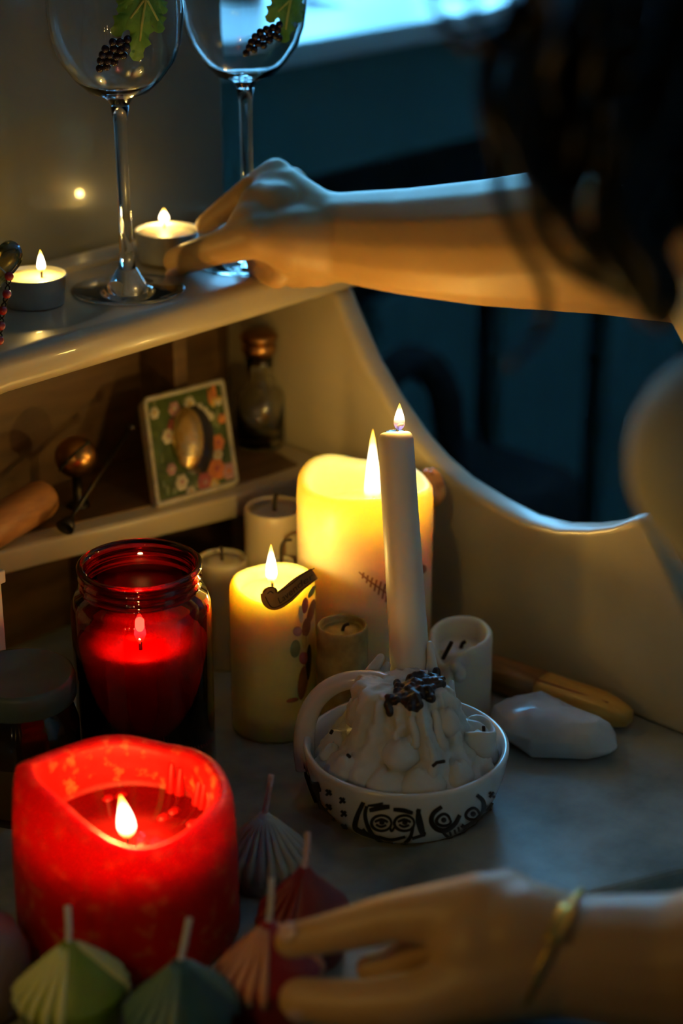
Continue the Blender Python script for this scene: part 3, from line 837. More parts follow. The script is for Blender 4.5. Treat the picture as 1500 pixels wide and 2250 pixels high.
def text_mesh(body, shear=.3):
    cu = bpy.data.curves.new('tmp', 'FONT'); cu.body = body; cu.size = 1; cu.shear = shear; cu.resolution_u = 3
    ob = bpy.data.objects.new('tmp', cu); C.objects.link(ob)
    dg = bpy.context.evaluated_depsgraph_get(); me = ob.evaluated_get(dg).to_mesh()
    vs = [tuple(v.co) for v in me.vertices]; fs = [tuple(p.vertices) for p in me.polygons]
    ob.evaluated_get(dg).to_mesh_clear(); bpy.data.objects.remove(ob); bpy.data.curves.remove(cu)
    return vs, fs
tv, tf = text_mesh('Lavender')
wmax = max(v[0] for v in tv)
def along(t):
    P = [Vector((612, 1325, 0)), Vector((632, 1310, 0)), Vector((655, 1289, 0)), Vector((686, 1267, 0))]
    q = max(0, min(2.999, t*3)); i = int(q); return P[i].lerp(P[i+1], q-i), (P[i+1]-P[i]).normalized()
lv = []
for x_, y_, z_ in tv:
    p, d_ = along(x_/wmax); nrm = Vector((d_.y, -d_.x, 0))
    q = p+nrm*(y_*19)
    lv.append(tuple(hit(q.x, q.y, c, ryf, .0019)[0]))
yel.part('lettering', (lv, tf), M['ink'], sc_o, recalc=False)
deco = [('petal_rose', (669, 1330, 7, 18, .1)), ('fern', (682, 1345, 7, 30, .25)), ('petal_white', (660, 1350, 5, 20, -.05)), ('fern', (672, 1378, 9, 22, .15)), ('petal_pink', (653, 1387, 10, 11, 0)), ('leaf_sage', (648, 1425, 11, 20, .1)),
        ('petal_yellow', (668, 1410, 6, 16, 0)), ('petal_rose', (667, 1446, 11, 14, 0)), ('fern', (664, 1500, 10, 38, .12)), ('fern', (642, 1538, 14, 5, -.2)), ('leaf_sage', (684, 1300, 5, 16, .5)), ('mirror_dark', (677, 1455, 6, 40, .05))]
for mt, (a, b, rx, ry_, ro_) in deco:
    yel.part('dried_flower', patch(oval(a, b, rx, ry_, ro_, 14), c, ryf, .0003, .0006), M[mt])

# unlit candles behind them
def unlit(px, R, topv, label, mat, name='pillar_candle', wick_pts=None, pool=None, rim=None, group=None, rnd=.003, hollow=.004):
    c = Pz(*px, 0)
    lo, hi = 0, .3
    for _ in range(40):
        m = (lo+hi)/2
        if pix(c+Vector((0, 0, m)))[1] > topv: lo = m
        else: hi = m
    T = Thing(name, label, 'candle', c, group)
    pillar(T, c, R, lo, mat, rim, pool or R*.85, lo-hollow, rnd=rnd)
    T.H = lo; T.c = c
    return T
ta = unlit((608, 1436), .0200, 1112, 'unlit cream pillar candle with dark upright wick below the tile', 'dim_wax', hollow=.003)
b = ta.c+Vector((0, 0, ta.H-.004)); wick(ta, [b, b+Vector((0, 0, .006)), b+RT*.001+Vector((0, 0, .0125))], .0014)
tb = unlit((494, 1452), .0165, 1225, 'unlit dull cream candle between the red jar and yellow candle', 'dim_wax', hollow=.002)
b = tb.c+Vector((0, 0, tb.H-.003)); wick(tb, [b, b+Vector((0, 0, .006)), b-RT*.0005+Vector((0, 0, .011))], .0010)
tc_ = unlit((621, 1493), .0085, 1232, 'thin unlit candle with hooked wick behind the yellow candle', 'dim_wax', 'taper_candle', hollow=.002)
b = tc_.c+Vector((0, 0, tc_.H-.003)); wick(tc_, [b, b+Vector((0, 0, .011)), b+RT*.002+Vector((0, 0, .0165)), b+RT*.007+Vector((0, 0, .0175))], .0010)
to = unlit((752, 1612), .0155, 1372, 'short mottled olive votive candle behind the looped handle', 'olive_wax', 'votive_candle', hollow=.004, rnd=.003)
b = to.c+Vector((0, 0, to.H-.005)); wick(to, [b, b+RT*.001+Vector((0, 0, .004)), b+RT*.004+Vector((0, 0, .0055))], .0011)
tv_ = unlit((1008, 1562), .0198, 1392, 'short white hollowed votive candle with a fallen black wick', 'stub_wax', 'votive_candle', rim=rimtable([(0, .002), (60, .004), (120, .003), (180, .0), (210, -.012), (235, -.016), (260, -.004), (300, 0)]), hollow=.010, rnd=.003, pool=.0155)
b = tv_.c+Vector((0, 0, tv_.H-.011))
wick(tv_, [b, b+RT*.001+Vector((0, 0, .004)), b+RT*.003+Vector((0, 0, .0055))], .0013)
p = [hit(u, v, tv_.c, lambda z: .0198, .001)[0] for u, v in ((993, 1409), (985, 1425), (975, 1446))]
wick(tv_, p, .0013)
tv_.part('wax_drip', join(*[ellipsoid(hit(u, v, tv_.c, lambda z: .0198, .0)[0], (.004, .004, h), 12, 8) for u, v, h in ((1000, 1465, .004), (985, 1500, .012), (1010, 1480, .006))]), M['stub_wax'])

# red jar candle
c = Pz(327, 1700, 0)
jar = Thing('jar_candle', 'tall ruby red glass jar candle with threaded rim', 'candle', c)
Rj = .0405
def hj(v):
    lo, hi = 0, .3
    for _ in range(40):
        m = (lo+hi)/2
        if pix(c+Vector((0, 0, m)))[1] > v: lo = m
        else: hi = m
    return lo
Hj = hj(1236)
nk = .0335
out = [(0, 0), (Rj*.93, 0), (Rj, .006), (Rj, Hj-.030), (Rj*.985, Hj-.024), (Rj*.93, Hj-.019), (nk+.0005, Hj-.016), (nk+.0002, Hj-.0145), (nk+.0018, Hj-.013), (nk+.0002, Hj-.0115), (nk+.0002, Hj-.0095), (nk+.0018, Hj-.008), (nk+.0002, Hj-.0065), (nk+.0005, Hj-.004), (nk+.0022, Hj-.003), (nk+.0024, Hj-.001), (nk+.001, Hj)]
inn = [(nk-.0015, Hj-.0005), (nk-.0022, Hj-.004), (nk-.0022, Hj-.015), (Rj*.9, Hj-.022), (Rj-.0026, Hj-.028), (Rj-.0026, .008), (0, .006)]
jar.part('glass', lathe(out+inn, c.x, c.y, c.z, 72), M['red_glass'])
wz = hj(1400)
jar.part('wax', lathe([(0, .0065), (Rj-.0032, .0082), (Rj-.0032, wz), (Rj*.6, wz-.001), (0, wz-.001)], c.x, c.y, c.z, 48), M['red_wax'])
fb = c+Vector((0, 0, wz-.001))-HFW*.012
wick(jar, [fb, fb+Vector((0, 0, .005)), fb+RT*.001+Vector((0, 0, .007))], .001)
add_flame(jar, fb+Vector((0, 0, .005)), .016, .0034, .05)
# dark lidded jar
c = Pz(62, 1760, 0)
lj = Thing('lidded_jar', 'smoky brown glass jar with dark screw lid', 'jar', c)
def hh(v):
    lo, hi = 0, .3
    for _ in range(40):
        m = (lo+hi)/2
        if pix(c+Vector((0, 0, m)))[1] > v: lo = m
        else: hi = m
    return lo
Hl = hh(1478); Hlb = hh(1532); Rl = 122*depth(c)/FPX
op = [(0, 0), (Rl*.95, 0), (Rl*1.0, .006), (Rl*1.0, Hlb-.016), (Rl*.93, Hlb-.008), (Rl*.84, Hlb-.004), (Rl*.84, Hl-.004)]
lj.part('glass', lathe(op+[(r-.0022, z+.003 if i > 4 else z) for i, (r, z) in reversed(list(enumerate(op)))][:-1]+[(0, .003)], c.x, c.y, c.z, 48), M['brown_glass'])
lid = lj.part('lid', lathe([(0, Hlb), (Rl*.95, Hlb), (Rl*.98, Hlb+.001), (Rl*.98, Hl-.003), (Rl*.95, Hl), (Rl*.90, Hl), (Rl*.88, Hl-.001), (0, Hl-.001)], c.x, c.y, c.z, 72, rfun=lambda i, a, r, z: (r*(1+.006*sin(60*a)) if i in (2, 3) else r, z)), M['lid'])
lj.part('wax', lathe([(0, .0035), (Rl*.95, .006), (Rl*.95, Hlb*.55), (0, Hlb*.55)], c.x, c.y, c.z, 36), M['dim_wax'])

# big red frosted pillar
c = Pz(286, 2032, 0)
red = Thing('pillar_candle', 'broad red frosted pillar candle burning in a deep hollow', 'candle', c)
Rr_, Hr = .0575, .0775
pillar(red, c, Rr_, Hr, 'red_frost', rimtable([(0, .003), (30, .0045), (50, .0060), (70, .0020), (90, .007), (110, .009), (135, .0075), (160, .012), (190, .0255), (225, .024), (240, .022), (255, .013), (267, .006), (280, .0), (300, .0), (330, .0045)]), Rr_*.82, Hr-.021, rnd=.005, seg=96, lean=.09)
red.part('melted_pool', lathe([(0, Hr-.0205), (Rr_*.815, Hr-.0205), (Rr_*.815, Hr-.022), (0, Hr-.022)], c.x, c.y, c.z, 48), M['pool'])
# drips and lumps inside the hollow
lumps = []
for i in range(7):
    a = radians(-12+i*13+random.uniform(-4, 4))-YAW; rr = Rr_*.80; zt = random.uniform(-.010, -.002)
    p0 = c+Vector((rr*cos(a), rr*sin(a), Hr+zt)); p1 = c+Vector((rr*.96*cos(a), rr*.96*sin(a), Hr-.020))
    lumps.append(capsule(p0, random.uniform(.0014, .002), p1, random.uniform(.0022, .0034), 10, 4))
for i in range(12):
    a = random.uniform(0, 6.28); rr = Rr_*random.uniform(.2, .7)
    lumps.append(ellipsoid(c+Vector((rr*cos(a), rr*sin(a), Hr-.0208)), (.004, .003, .0022), 8, 5))
red.part('wax_drips', join(*lumps), M['red_wax'])
fb = Pz(281, 1862, Hr-.0205)
wick(red, [fb, fb+Vector((0, 0, .006)), fb-RT*.0006+Vector((0, 0, .009))], .0011)
add_flame(red, fb+Vector((0, 0, .0062)), .0245, .0047, .13, strength=3.0, lean=tuple((RT*-.0025)[:2]))
red_o = red

# ------------------------------------------------------------------ ceramic holder with wax mound and taper
c = Pz(890, 1765, 0)
hol = Thing('candle_holder', 'white ceramic bowl candle holder with black painted faces and loop handle', 'candle holder', c)
bprof = [(.042, 0), (.047, .003), (.0525, .012), (.0565, .024), (.0583, .034), (.0590, .0385)]
brf = interp([(z, r) for r, z in bprof])
hol.part('bowl', lathe([(0, .0012), (.040, .0012), (.0405, 0)]+bprof+[(.0588, .0405), (.0572, .0412), (.0556, .0405), (.0545, .036), (.050, .014), (.042, .006), (0, .005)], c.x, c.y, c.z, 96), M['ceramic'])
dc = depth(c)
hpx = [(674, 1690), (668, 1640), (672, 1590), (690, 1545), (722, 1512), (765, 1495), (822, 1492), (850, 1500)]
hpts = [Pd(u, v, dc-.002-.026*(i/7)**1.5) for i, (u, v) in enumerate(hpx)]
hd = hol.part('handle', tube(spline(hpts, 6), [.0066-.0018*i/42 for i in range(43)], 16), M['ceramic'])
marks = []
for i, (u, v) in enumerate([(690, 1530), (702, 1520), (716, 1508), (735, 1498), (758, 1488), (782, 1483), (672, 1570)]):
    p = Pd(u, v+4, dc-.010-.010*max(0, min(1, (u-690)/100)))
    marks.append(ellipsoid(p, (.0022, .0016, .0008), 10, 6))
hol.part('handle_marks', join(*marks), M['black_paint'], hd)
S1 = []
def st_(pts, w_): S1.append(stroke(pts, w_*1.3, c, brf, .0004, 5))
def xmark(x_, y_, s):
    st_([(x_-s, y_-s), (x_+s, y_+s)], 5); st_([(x_+s*.8, y_-s*.9), (x_-s*.9, y_+s)], 5)
for x_, y_ in [(723, 1741), (753, 1758), (723, 1773), (756, 1787), (730, 1804), (757, 1817), (1079, 1746), (1072, 1776)]: xmark(x_, y_, 6)
for a, b_ in [((1040, 1812), (1048, 1806)), ((1052, 1802), (1060, 1796)), ((1064, 1792), (1070, 1784)), ((1076, 1772), (1080, 1764))]: st_([a, b_], 5)
st_([(799, 1762), (786, 1790), (780, 1815), (790, 1826), (816, 1836), (836, 1842)], 9)                    # hair side of the face
st_([(806, 1770), (802, 1790), (808, 1815), (822, 1838), (850, 1856), (880, 1857), (900, 1840), (907, 1815)], 7)
st_([(795, 1822), (802, 1832)], 10)
st_([(812, 1780), (838, 1774), (856, 1772)], 9); st_([(864, 1778), (886, 1780), (906, 1786)], 8)           # brows
st_([(808, 1770), (826, 1768), (842, 1764)], 5)
for ex_, ey_ in ((838, 1808), (888, 1808)):
    S1.append(stroke([(ex_+22*cos(t*.5236), ey_+17*sin(t*.5236)) for t in range(13)], 6.5, c, brf, .0004, 3))
    st_([(ex_-14, ey_-3), (ex_, ey_-8), (ex_+14, ey_-2)], 5); st_([(ex_-12, ey_+3), (ex_-1, ey_+8), (ex_+11, ey_+4)], 4.5)
    S1.append(patch(oval(ex_+1, ey_-1, 6, 5), c, brf))
st_([(856, 1814), (860, 1826), (868, 1814)], 4)
st_([(832, 1838), (858, 1845), (890, 1838)], 6); st_([(842, 1850), (864, 1853)], 4)                        # mouth
st_([(920, 1776), (918, 1800), (926, 1828), (934, 1833)], 9); st_([(930, 1834), (905, 1842)], 6)
st_([(917, 1778), (922, 1800), (929, 1830)], 8)
st_([(970, 1772), (952, 1786), (947, 1804), (958, 1820), (978, 1824), (998, 1810), (1009, 1790)], 9)        # right face: cheek curls
for ex_, ey_ in ((974, 1801), (1038, 1788)):
    S1.append(stroke([(ex_+15*cos(t*.5236)+2*sin(t), ey_+13*sin(t*.5236)) for t in range(13)], 7, c, brf, .0004, 3))
    S1.append(patch(oval(ex_, ey_, 6, 6), c, brf))
st_([(1046, 1746), (1060, 1760), (1060, 1782), (1046, 1800), (1022, 1816), (1012, 1812)], 8)
st_([(972, 1828), (985, 1840), (1000, 1841), (1012, 1832), (1024, 1818)], 6)
for q in ((990, 1836), (1000, 1832), (1008, 1826)): st_([q, (q[0]-3, q[1]-10)], 4)
hol.part('painted_faces', join(*S1), M['black_paint'], label='black brush-drawn faces and crosses')
hol.part('painted_patch', patch([(668, 1676), (677, 1702), (700, 1718), (707, 1735), (703, 1760), (706, 1790), (694, 1770), (680, 1735), (670, 1705)], c, brf), M['black_paint'])
# wax mound: heaped drips frozen around the socket
from mathutils import noise as mnoise
mprof = [(.0, .008), (.0470, .012), (.0500, .022), (.0505, .030), (.0470, .036), (.0415, .041), (.0370, .047), (.0340, .053), (.0315, .060), (.0290, .066), (.0270, .0715), (.0245, .076), (.0210, .079), (.015, .080), (.0, .080)]
rnd_ = random.Random(3)
def mound(a, r, z):
    if r < 1e-5: return r, z
    p = Vector((r*cos(a), r*sin(a), z))
    k = min(1, r/.02)
    low = mnoise.noise(Vector((p.x*45+3, p.y*45, p.z*30)))*.0065
    run = mnoise.noise(Vector((cos(a)*7, sin(a)*7, z*14+5)))*.0042      # runs drawn out down the slope
    fine = mnoise.noise(p*190)*.0016+mnoise.noise(p*420)*.0006
    return max(.001, r+(low+run+fine)*k), z+(low*.5+fine)*(1 if z > .03 else .2)
def densify(pr, k=4):
    out = []
    for (a, b_), (c_, d_) in zip(pr, pr[1:]):
        for j in range(k): out.append((a+(c_-a)*j/k, b_+(d_-b_)*j/k))
    return out+[pr[-1]]
dm = densify(mprof, 5)
mw = hol.part('wax_mound', lathe(dm, c.x, c.y, c.z, 160, rfun=lambda i, a, r, z: mound(a, r, z)), M['white_wax'], label='heap of melted white wax')
mrf = interp([(z, r) for r, z in mprof[1:]])
# drips running down, lumps and stub ends half sunk in the heap
for i in range(11):
    a = rnd_.uniform(0, 6.28); z1 = rnd_.uniform(.062, .074); z0 = z1-rnd_.uniform(.010, .026); th_ = rnd_.uniform(.0018, .0036)
    pts = []
    for k in range(7):
        z = z1+(z0-z1)*k/6; r = mound(a, mrf(z), z)[0]-.0006; aa = a+.03*sin(k+i)
        pts.append(c+Vector((r*cos(aa), r*sin(aa), z)))
    hol.part('wax_drip', tube(pts, [th_*q for q in (.5, .75, .85, .9, 1.05, 1.2, .6)], 10), M['white_wax'], mw)
def px_on_mound(u, v): return hit(u, v, c, mrf, 0)[0]
for u, v, r1, r2 in ((735, 1625, .010, .008), (762, 1680, .013, .010), (1040, 1595, .012, .007), (1050, 1640, .012, .014), (720, 1655, .007, .008), (845, 1715, .012, .009), (930, 1715, .013, .010), (790, 1560, .008, .010), (1010, 1700, .010, .010), (985, 1580, .008, .009), (880, 1650, .011, .010)):
    p = px_on_mound(u, v)
    hol.part('wax_lump', ellipsoid(p+(c-p).normalized()*r1*.45, (r1, r1, r2), 18, 12, fun=lambda t, a: 1+.08*sin(3*a+r1*900)+.06*sin(5*t)), M['white_wax'], mw)
sc = px_on_mound(1058, 1610); 
stub = hol.part('stub_end', lathe([(0, -.012), (.0105, -.012), (.0110, .004), (.0105, .006), (.009, .006), (.008, .004), (0, .0035)], sc.x-.004, sc.y, sc.z, 24, rfun=lambda i, a, r, z: (r*(1+.05*sin(3*a)), z+.0015*sin(2*a))), M['white_wax'], mw)
for pts in ([(1060, 1607), (1059, 1592)], [(948, 1678), (957, 1670), (974, 1667)], [(768, 1658), (763, 1653)], [(726, 1607), (730, 1600)]):
    w3 = [px_on_mound(*q)-FW*(.010 if pts[0][0] == 1060 else .011) for q in pts]
    hol.part('burnt_wick', tube(w3 if len(w3) > 2 else [w3[0], (w3[0]+w3[1])/2, w3[1]], .0010, 7), M['wick_black'], mw)
# upright shards around the candle base
for u0, v0, u1, v1, r in ((812, 1485, 836, 1445, .0045), (800, 1500, 845, 1478, .0055), (838, 1488, 850, 1462, .004), (950, 1470, 944, 1415, .0032), (945, 1500, 948, 1450, .0045), (988, 1530, 992, 1500, .003)):
    p0, p1 = Pd(u0, v0, dc-.012), Pd(u1, v1, dc-.010)
    hol.part('wax_shard', capsule(p0, r, p1, r*.55, 12, 4), M['white_wax'], mw)
# black wax spill at the socket
bl = []
from mathutils.bvhtree import BVHTree
bvv, bvf = [], []
for ob_ in [mw]+[o_ for o_ in mw.children if o_.name.startswith(('wax_lump', 'wax_drip', 'wax_shard'))]:
    k0 = len(bvv); bvv += [tuple(v.co+hol.loc) for v in ob_.data.vertices]; bvf += [tuple(k0+q for q in p.vertices) for p in ob_.data.polygons]
bv = BVHTree.FromPolygons(bvv, bvf)
for poly_ in ([(884, 1500), (905, 1488), (935, 1484), (955, 1490), (962, 1505), (950, 1522), (944, 1540), (936, 1524), (926, 1530), (920, 1548), (908, 1562), (900, 1546), (888, 1540), (886, 1520)],
              [(950, 1478), (965, 1470), (982, 1484), (984, 1502), (968, 1512), (956, 1498)], [(868, 1498), (878, 1500), (880, 1540), (870, 1545)], [(848, 1530), (858, 1528), (860, 1556), (850, 1560)]):
    xs_ = [p[0] for p in poly_]; ys_ = [p[1] for p in poly_]
    for yy_ in range(int(min(ys_)), int(max(ys_))+1, 6):
        for xx_ in range(int(min(xs_)), int(max(xs_))+1, 6):
            ins_ = False; n_ = len(poly_)
            for q in range(n_):
                (x1_, y1_), (x2_, y2_) = poly_[q], poly_[(q+1) % n_]
                if (y1_ > yy_) != (y2_ > yy_) and xx_ < (x2_-x1_)*(yy_-y1_)/(y2_-y1_)+x1_: ins_ = not ins_
            if not ins_: continue
            h_, nn_, _, _ = bv.ray_cast(CO, ray(xx_, yy_).normalized())
            if h_ is not None: rj_ = rnd_.uniform(.0020, .0030); bl.append(ellipsoid(h_-FW*.0002+RT*rnd_.uniform(-.0012, .0012)+UP*rnd_.uniform(-.0012, .0012), (rj_, rj_, rj_*rnd_.uniform(1, 1.6)), 8, 6))
bwx = None
# the taper itself is a thing standing in the holder
tb_, tt = Pd(904, 1512, dc-.003), Pd(868, 948, dc-.003)
tap = Thing('taper_candle', 'slender white taper candle burning upright in the ceramic holder', 'candle', tb_)
ax = (tt-tb_); L = ax.length; ax = ax/L
Rt = 40.0*dc/FPX
tp = [tb_+ax*(L*t) for t in (0, .1, .3, .5, .7, .9, .97)]+[tt-ax*.002, tt-ax*.0008, tt-ax*.0004, tt-ax*.0008, tt-ax*.0014, tt-ax*.0014]
tr_ = [Rt*1.12, Rt*1.10, Rt*1.06, Rt*1.03, Rt*1.0, Rt*.985, Rt*.98, Rt*.90, Rt*.80, Rt*.70, Rt*.62, Rt*.5, .0002]
tap.part('wax_stick', tube(tp, tr_, 40), M['taper'])
tap.part('melt_pool', lathe([(0, 0), (Rt*.55, 0), (Rt*.60, .0005), (Rt*.5, .0009), (0, .0009)], tt.x, tt.y, tt.z-.0014, 28), M['clear'])
wb_ = tt-ax*.0015+RT*.0012
wick(tap, [wb_, wb_+Vector((0, 0, .003)), wb_+RT*.0008+Vector((0, 0, .0055)), wb_+RT*.0035+Vector((0, 0, .0058))], .0008)
add_flame(tap, wb_+RT*.001+Vector((0, 0, .0025)), 0.0165, .0033, .05, True, strength=1.8)

black_blobs = bl
# ------------------------------------------------------------------ stick and quartz by the side panel
q0 = Pz(1215, 1632, .0)
qz = Thing('quartz_crystal', 'rough milky white quartz crystal lying on the desk', 'crystal', q0)
ox = (Pz(1340, 1620, 0)-Pz(1090, 1560, 0)).normalized(); oy = Vector((-ox.y, ox.x, 0))
def qfun(p):
    n1 = mnoise.noise(Vector((p.x*45, p.y*45, p.z*45+7))); n2 = mnoise.noise(p*110); n3 = mnoise.noise(p*300)
    return 1+.26*n1+.16*n2+.05*n3
vs, fs = ellipsoid((0, 0, 0), (.043, .0260, .0165), 15, 9)
qv = []
for v_ in vs:
    p = Vector(v_)
    p = Vector((p.x, p.y*(1-.35*max(0, p.x/.041)), p.z))*qfun(p)
    qq_ = q0+ox*p.x+oy*p.y+Vector((0, 0, max(0, p.z+.0105)))
    qv.append(tuple(qq_))
qz.part('crystal_body', (qv, fs), M['quartz'], smooth=True, auto=50, bevel=.0014)
sa, sm_, sb_ = Pz(1060, 1478, .010), Pz(1190, 1513, .010), Pz(1382, 1578, .010)
lim = XP-.0125
def shift(p):
    return Vector((min(p.x, lim), p.y, p.z))
sa, sm_, sb_ = shift(sa), shift(sm_), shift(sb_)
stk = Thing('wooden_stick', 'brown wooden stick with golden rounded end along the side panel', 'stick', Vector((sm_.x, sm_.y, 0)))
def bar(p0, p1, ws, hs, name, mat, n=8):
    d_ = (p1-p0); l_ = d_.length; d_ /= l_; sd_ = Vector((-d_.y, d_.x, 0)).normalized()
    vs, fs = [], []
    sg = 14
    for i in range(n+1):
        t = i/n; w_ = ws(t); h_ = hs(t); cc = p0+d_*l_*t
        for k in range(sg):
            a = 2*pi*k/sg; ca, sa_ = cos(a), sin(a)
            q = .55
            vs.append(tuple(cc+sd_*w_*math.copysign(abs(ca)**q, ca)+Vector((0, 0, h_*math.copysign(abs(sa_)**q, sa_)))))
    for i in range(n):
        for k in range(sg): fs.append((i*sg+k, i*sg+(k+1) % sg, (i+1)*sg+(k+1) % sg, (i+1)*sg+k))
    fs += [tuple(reversed(range(sg))), tuple(n*sg+k for k in range(sg))]
    return stk.part(name, (vs, fs), M[mat])
sa = sm_+(sm_-sb_).normalized()*.06
bar(sa, sm_, lambda t: .0115, lambda t: .0092, 'dark_shaft', 'stick_brown', 4)
bar(sm_, sb_, lambda t: .0112*(1-max(0, t-.55)**2*2.6), lambda t: .0095*(1-max(0, t-.6)**2*3.0), 'golden_end', 'stick_gold', 14)
stk.part('groove_line', tube([sm_+Vector((-.0062, 0, .0088)), sm_.lerp(sb_, .5)+Vector((-.0055, 0, .0088)), sm_.lerp(sb_, .8)+Vector((-.004, 0, .0080))], .0008, 6), M['fern'])

# ------------------------------------------------------------------ small ribbed pyramid candles in front
def cone_candle(apex_px, za, R, label, mat, ribmat, wick_top, wickm='wick_cotton', ribs=22, Hc=.026, sides=((168, 276), (-12, 96))):
    a = Pz(*apex_px, za)
    base = Vector((a.x, a.y, 0))
    T = Thing('ribbed_candle', label, 'candle', base, 'small fan-ribbed candles in front')
    z1 = za-Hc
    sg = 48
    T.part('wax_body', lathe([(0, 0), (R*.80, 0), (R*.84, .002), (R*.97, z1-.003), (R*1.0, z1), (R*.97, z1+.002), (R*.75, z1+Hc*.28), (R*.5, z1+Hc*.54), (R*.25, z1+Hc*.80), (.003, za-.0005), (0, za)], a.x, a.y, 0, sg), M[mat])
    src = None
    for k in range(ribs):
        an = 2*pi*k/ribs+.1
        ca_ = camang(an)
        if not any(lo_ <= ca_ <= hi_ or lo_ <= ca_-360 <= hi_ for lo_, hi_ in sides): continue
        if src is None:
            pts = [Vector((r, 0, z)) for r, z in ((R*.10, za-.0015), (R*.3, z1+Hc*.755), (R*.6, z1+Hc*.44), (R*.9, z1+Hc*.13), (R*1.0, z1-.0005), (R*.99, z1-.006))]
            md = tube(pts, [.0007, .0013, .0019, .0024, .0026, .0018], 8)
            src = make_obj('ridge', md, M[ribmat], T.o); src.rotation_euler = (0, 0, an); src.location = (0, 0, 0)
        else:
            o = src.copy(); C.objects.link(o); o.parent = T.o; o.rotation_euler = (0, 0, an)
    wt = Pd(*wick_top, depth(a))
    wick(T, [a-Vector((0, 0, .002)), a.lerp(wt, .5)+RT*.0004, wt], .0016, wickm)
    return T
cone_candle((580, 1786), .042, .0225, 'chalk white ribbed candle beside the painted ceramic bowl', 'white_c', 'white_c', (596, 1702), 'wick_pink', sides=((0, 360),))
cone_candle((668, 1905), .052, .0238, 'smooth-shouldered brick red candle with pale pink wick', 'dred_c', 'dred_c', (676, 1828), 'wick_pink', 22, sides=((200, 250),))
cone_candle((590, 2024), .055, .0246, 'red candle with pale ribs beside the pinching fingers', 'red_c', 'rib_red', (597, 1930))
cone_candle((150, 2067), .055, .0260, 'lime green ribbed candle', 'green_c', 'rib_green', (148, 1990))
cone_candle((395, 2107), .055, .0252, 'dark teal green ribbed candle', 'teal_c', 'rib_teal', (416, 2017))
# branched candlestick at the left end of the desk
cs = Vector((.27, .545, 0))
cst = Thing('candlestick', 'brass three-armed candlestick at the left end of the desk', 'candlestick', cs)
cst.part('foot', lathe([(0, 0), (.045, 0), (.046, .003), (.03, .008), (.012, .014), (.007, .03), (.006, .085), (.008, .09), (0, .09)], cs.x, cs.y, 0, 36), M['brass'])
for k, (dx, dy) in enumerate(((0, 0), (-.05, .03), (.05, -.03))):
    q = cs+Vector((dx, dy, .10 if k else .125))
    cst.part('arm', tube(spline([cs+Vector((0, 0, .07)), cs+Vector((dx*.6, dy*.6, .055 if k else .085)), q-Vector((0, 0, .006)), q], 6), .0035, 10), M['brass'])
    cst.part('cup', lathe([(0, -.004), (.012, -.002), (.013, .012), (.011, .012), (.0105, .0), (0, 0)], q.x, q.y, q.z, 24), M['brass'])
    tpc = Thing('taper_candle', ('ivory taper candle in the raised middle arm of the brass candlestick', 'ivory taper candle in the candlestick arm turned to the wall', 'ivory taper candle in the candlestick arm turned to the red pillar')[k], 'candle', q+Vector((0, 0, .001)), 'candles in the brass candlestick')
    tpc.part('wax_stick', lathe([(0, .0008), (.0098, .0008), (.0092, .09), (.0088, .094), (.006, .0945), (0, .0935)], q.x, q.y, q.z, 28), M['taper'])
    qq = q+Vector((0, 0, .0935))
    wick(tpc, [qq, qq+Vector((0, 0, .004)), qq+Vector((.001, 0, .007))], .0009)
    add_flame(tpc, qq+Vector((0, 0, .005)), .030, .0048, .060, strength=3.0)
mc = Pz(-50, 2010, .055)
mv = Thing('round_candle', 'dusky mauve round candle beside the lime green one', 'candle', Vector((mc.x, mc.y, 0)))
mv.part('wax_body', lathe([(0, 0), (.016, 0), (.021, .006), (.0235, .02), (.023, .034), (.018, .046), (.010, .053), (.003, .0552), (0, .0552)], mc.x, mc.y, 0, 40), M['mauve_c'])
wick(mv, [Vector((mc.x, mc.y, .054)), Vector((mc.x, mc.y, .062)), Vector((mc.x+.001, mc.y, .068))], .0013, 'wick_cotton')

# ================================================================== THE PERSON
def remeshed(name, md, mat, voxel, parent, origin, smooth_it=6, fac=.5):
    tmp = make_obj('tmp', md, mat, None, (0, 0, 0))
    rm = tmp.modifiers.new('r', 'REMESH'); rm.mode = 'VOXEL'; rm.voxel_size = voxel; rm.use_smooth_shade = True
    sm = tmp.modifiers.new('s', 'SMOOTH'); sm.factor = fac; sm.iterations = smooth_it
    bpy.context.view_layer.update()
    dg = bpy.context.evaluated_depsgraph_get()
    me = bpy.data.meshes.new_from_object(tmp.evaluated_get(dg), depsgraph=dg)
    me.name = name
    bpy.data.objects.remove(tmp)
    me.transform(Matrix.Translation(-Vector(origin)))
    for p in me.polygons: p.use_smooth = True
    if not me.materials: me.materials.append(mat)
    o = bpy.data.objects.new(name, me); C.objects.link(o); o.parent = parent
    return o
bwx = remeshed('black_wax', join(*black_blobs), M['black_wax'], .0007, mw, hol.loc, 5, .5)
bwx['label'] = 'patch of black melted wax'
def chain(pts):
    return [capsule(a[0], a[1], b[0], b[1]) for a, b in zip(pts, pts[1:])]
D = lambda u, v, d, r: (Pd(u, v, d), r)
V = lambda x, y, z, r: (Vector((x, y, z)), r)
pel = Vector((.715, .16, -.27))
per = Thing('person', 'person with dark wavy hair in cream top reaching towards the candles', 'person', (pel.x, pel.y, RZ0+.006))
head = Pd(1650, -45, .72)
look = (Vector((.82, .92, .27))-head).normalized()
hs = look.cross(Vector((0, 0, 1))).normalized(); hu = hs.cross(look).normalized()
Hm = Matrix((hs, look, hu)).transposed()
neck = Vector((.690, .325, .345)); chest = Vector((.715, .235, .20)); waist = Vector((.715, .175, -.05))
RS, LS = Vector((.815, .36, .315)), Pd(1640, 1010, .66)
relb = Pd(1500, 545, 1.13); lelb = Pd(2650, 1960, .74)
caps = []
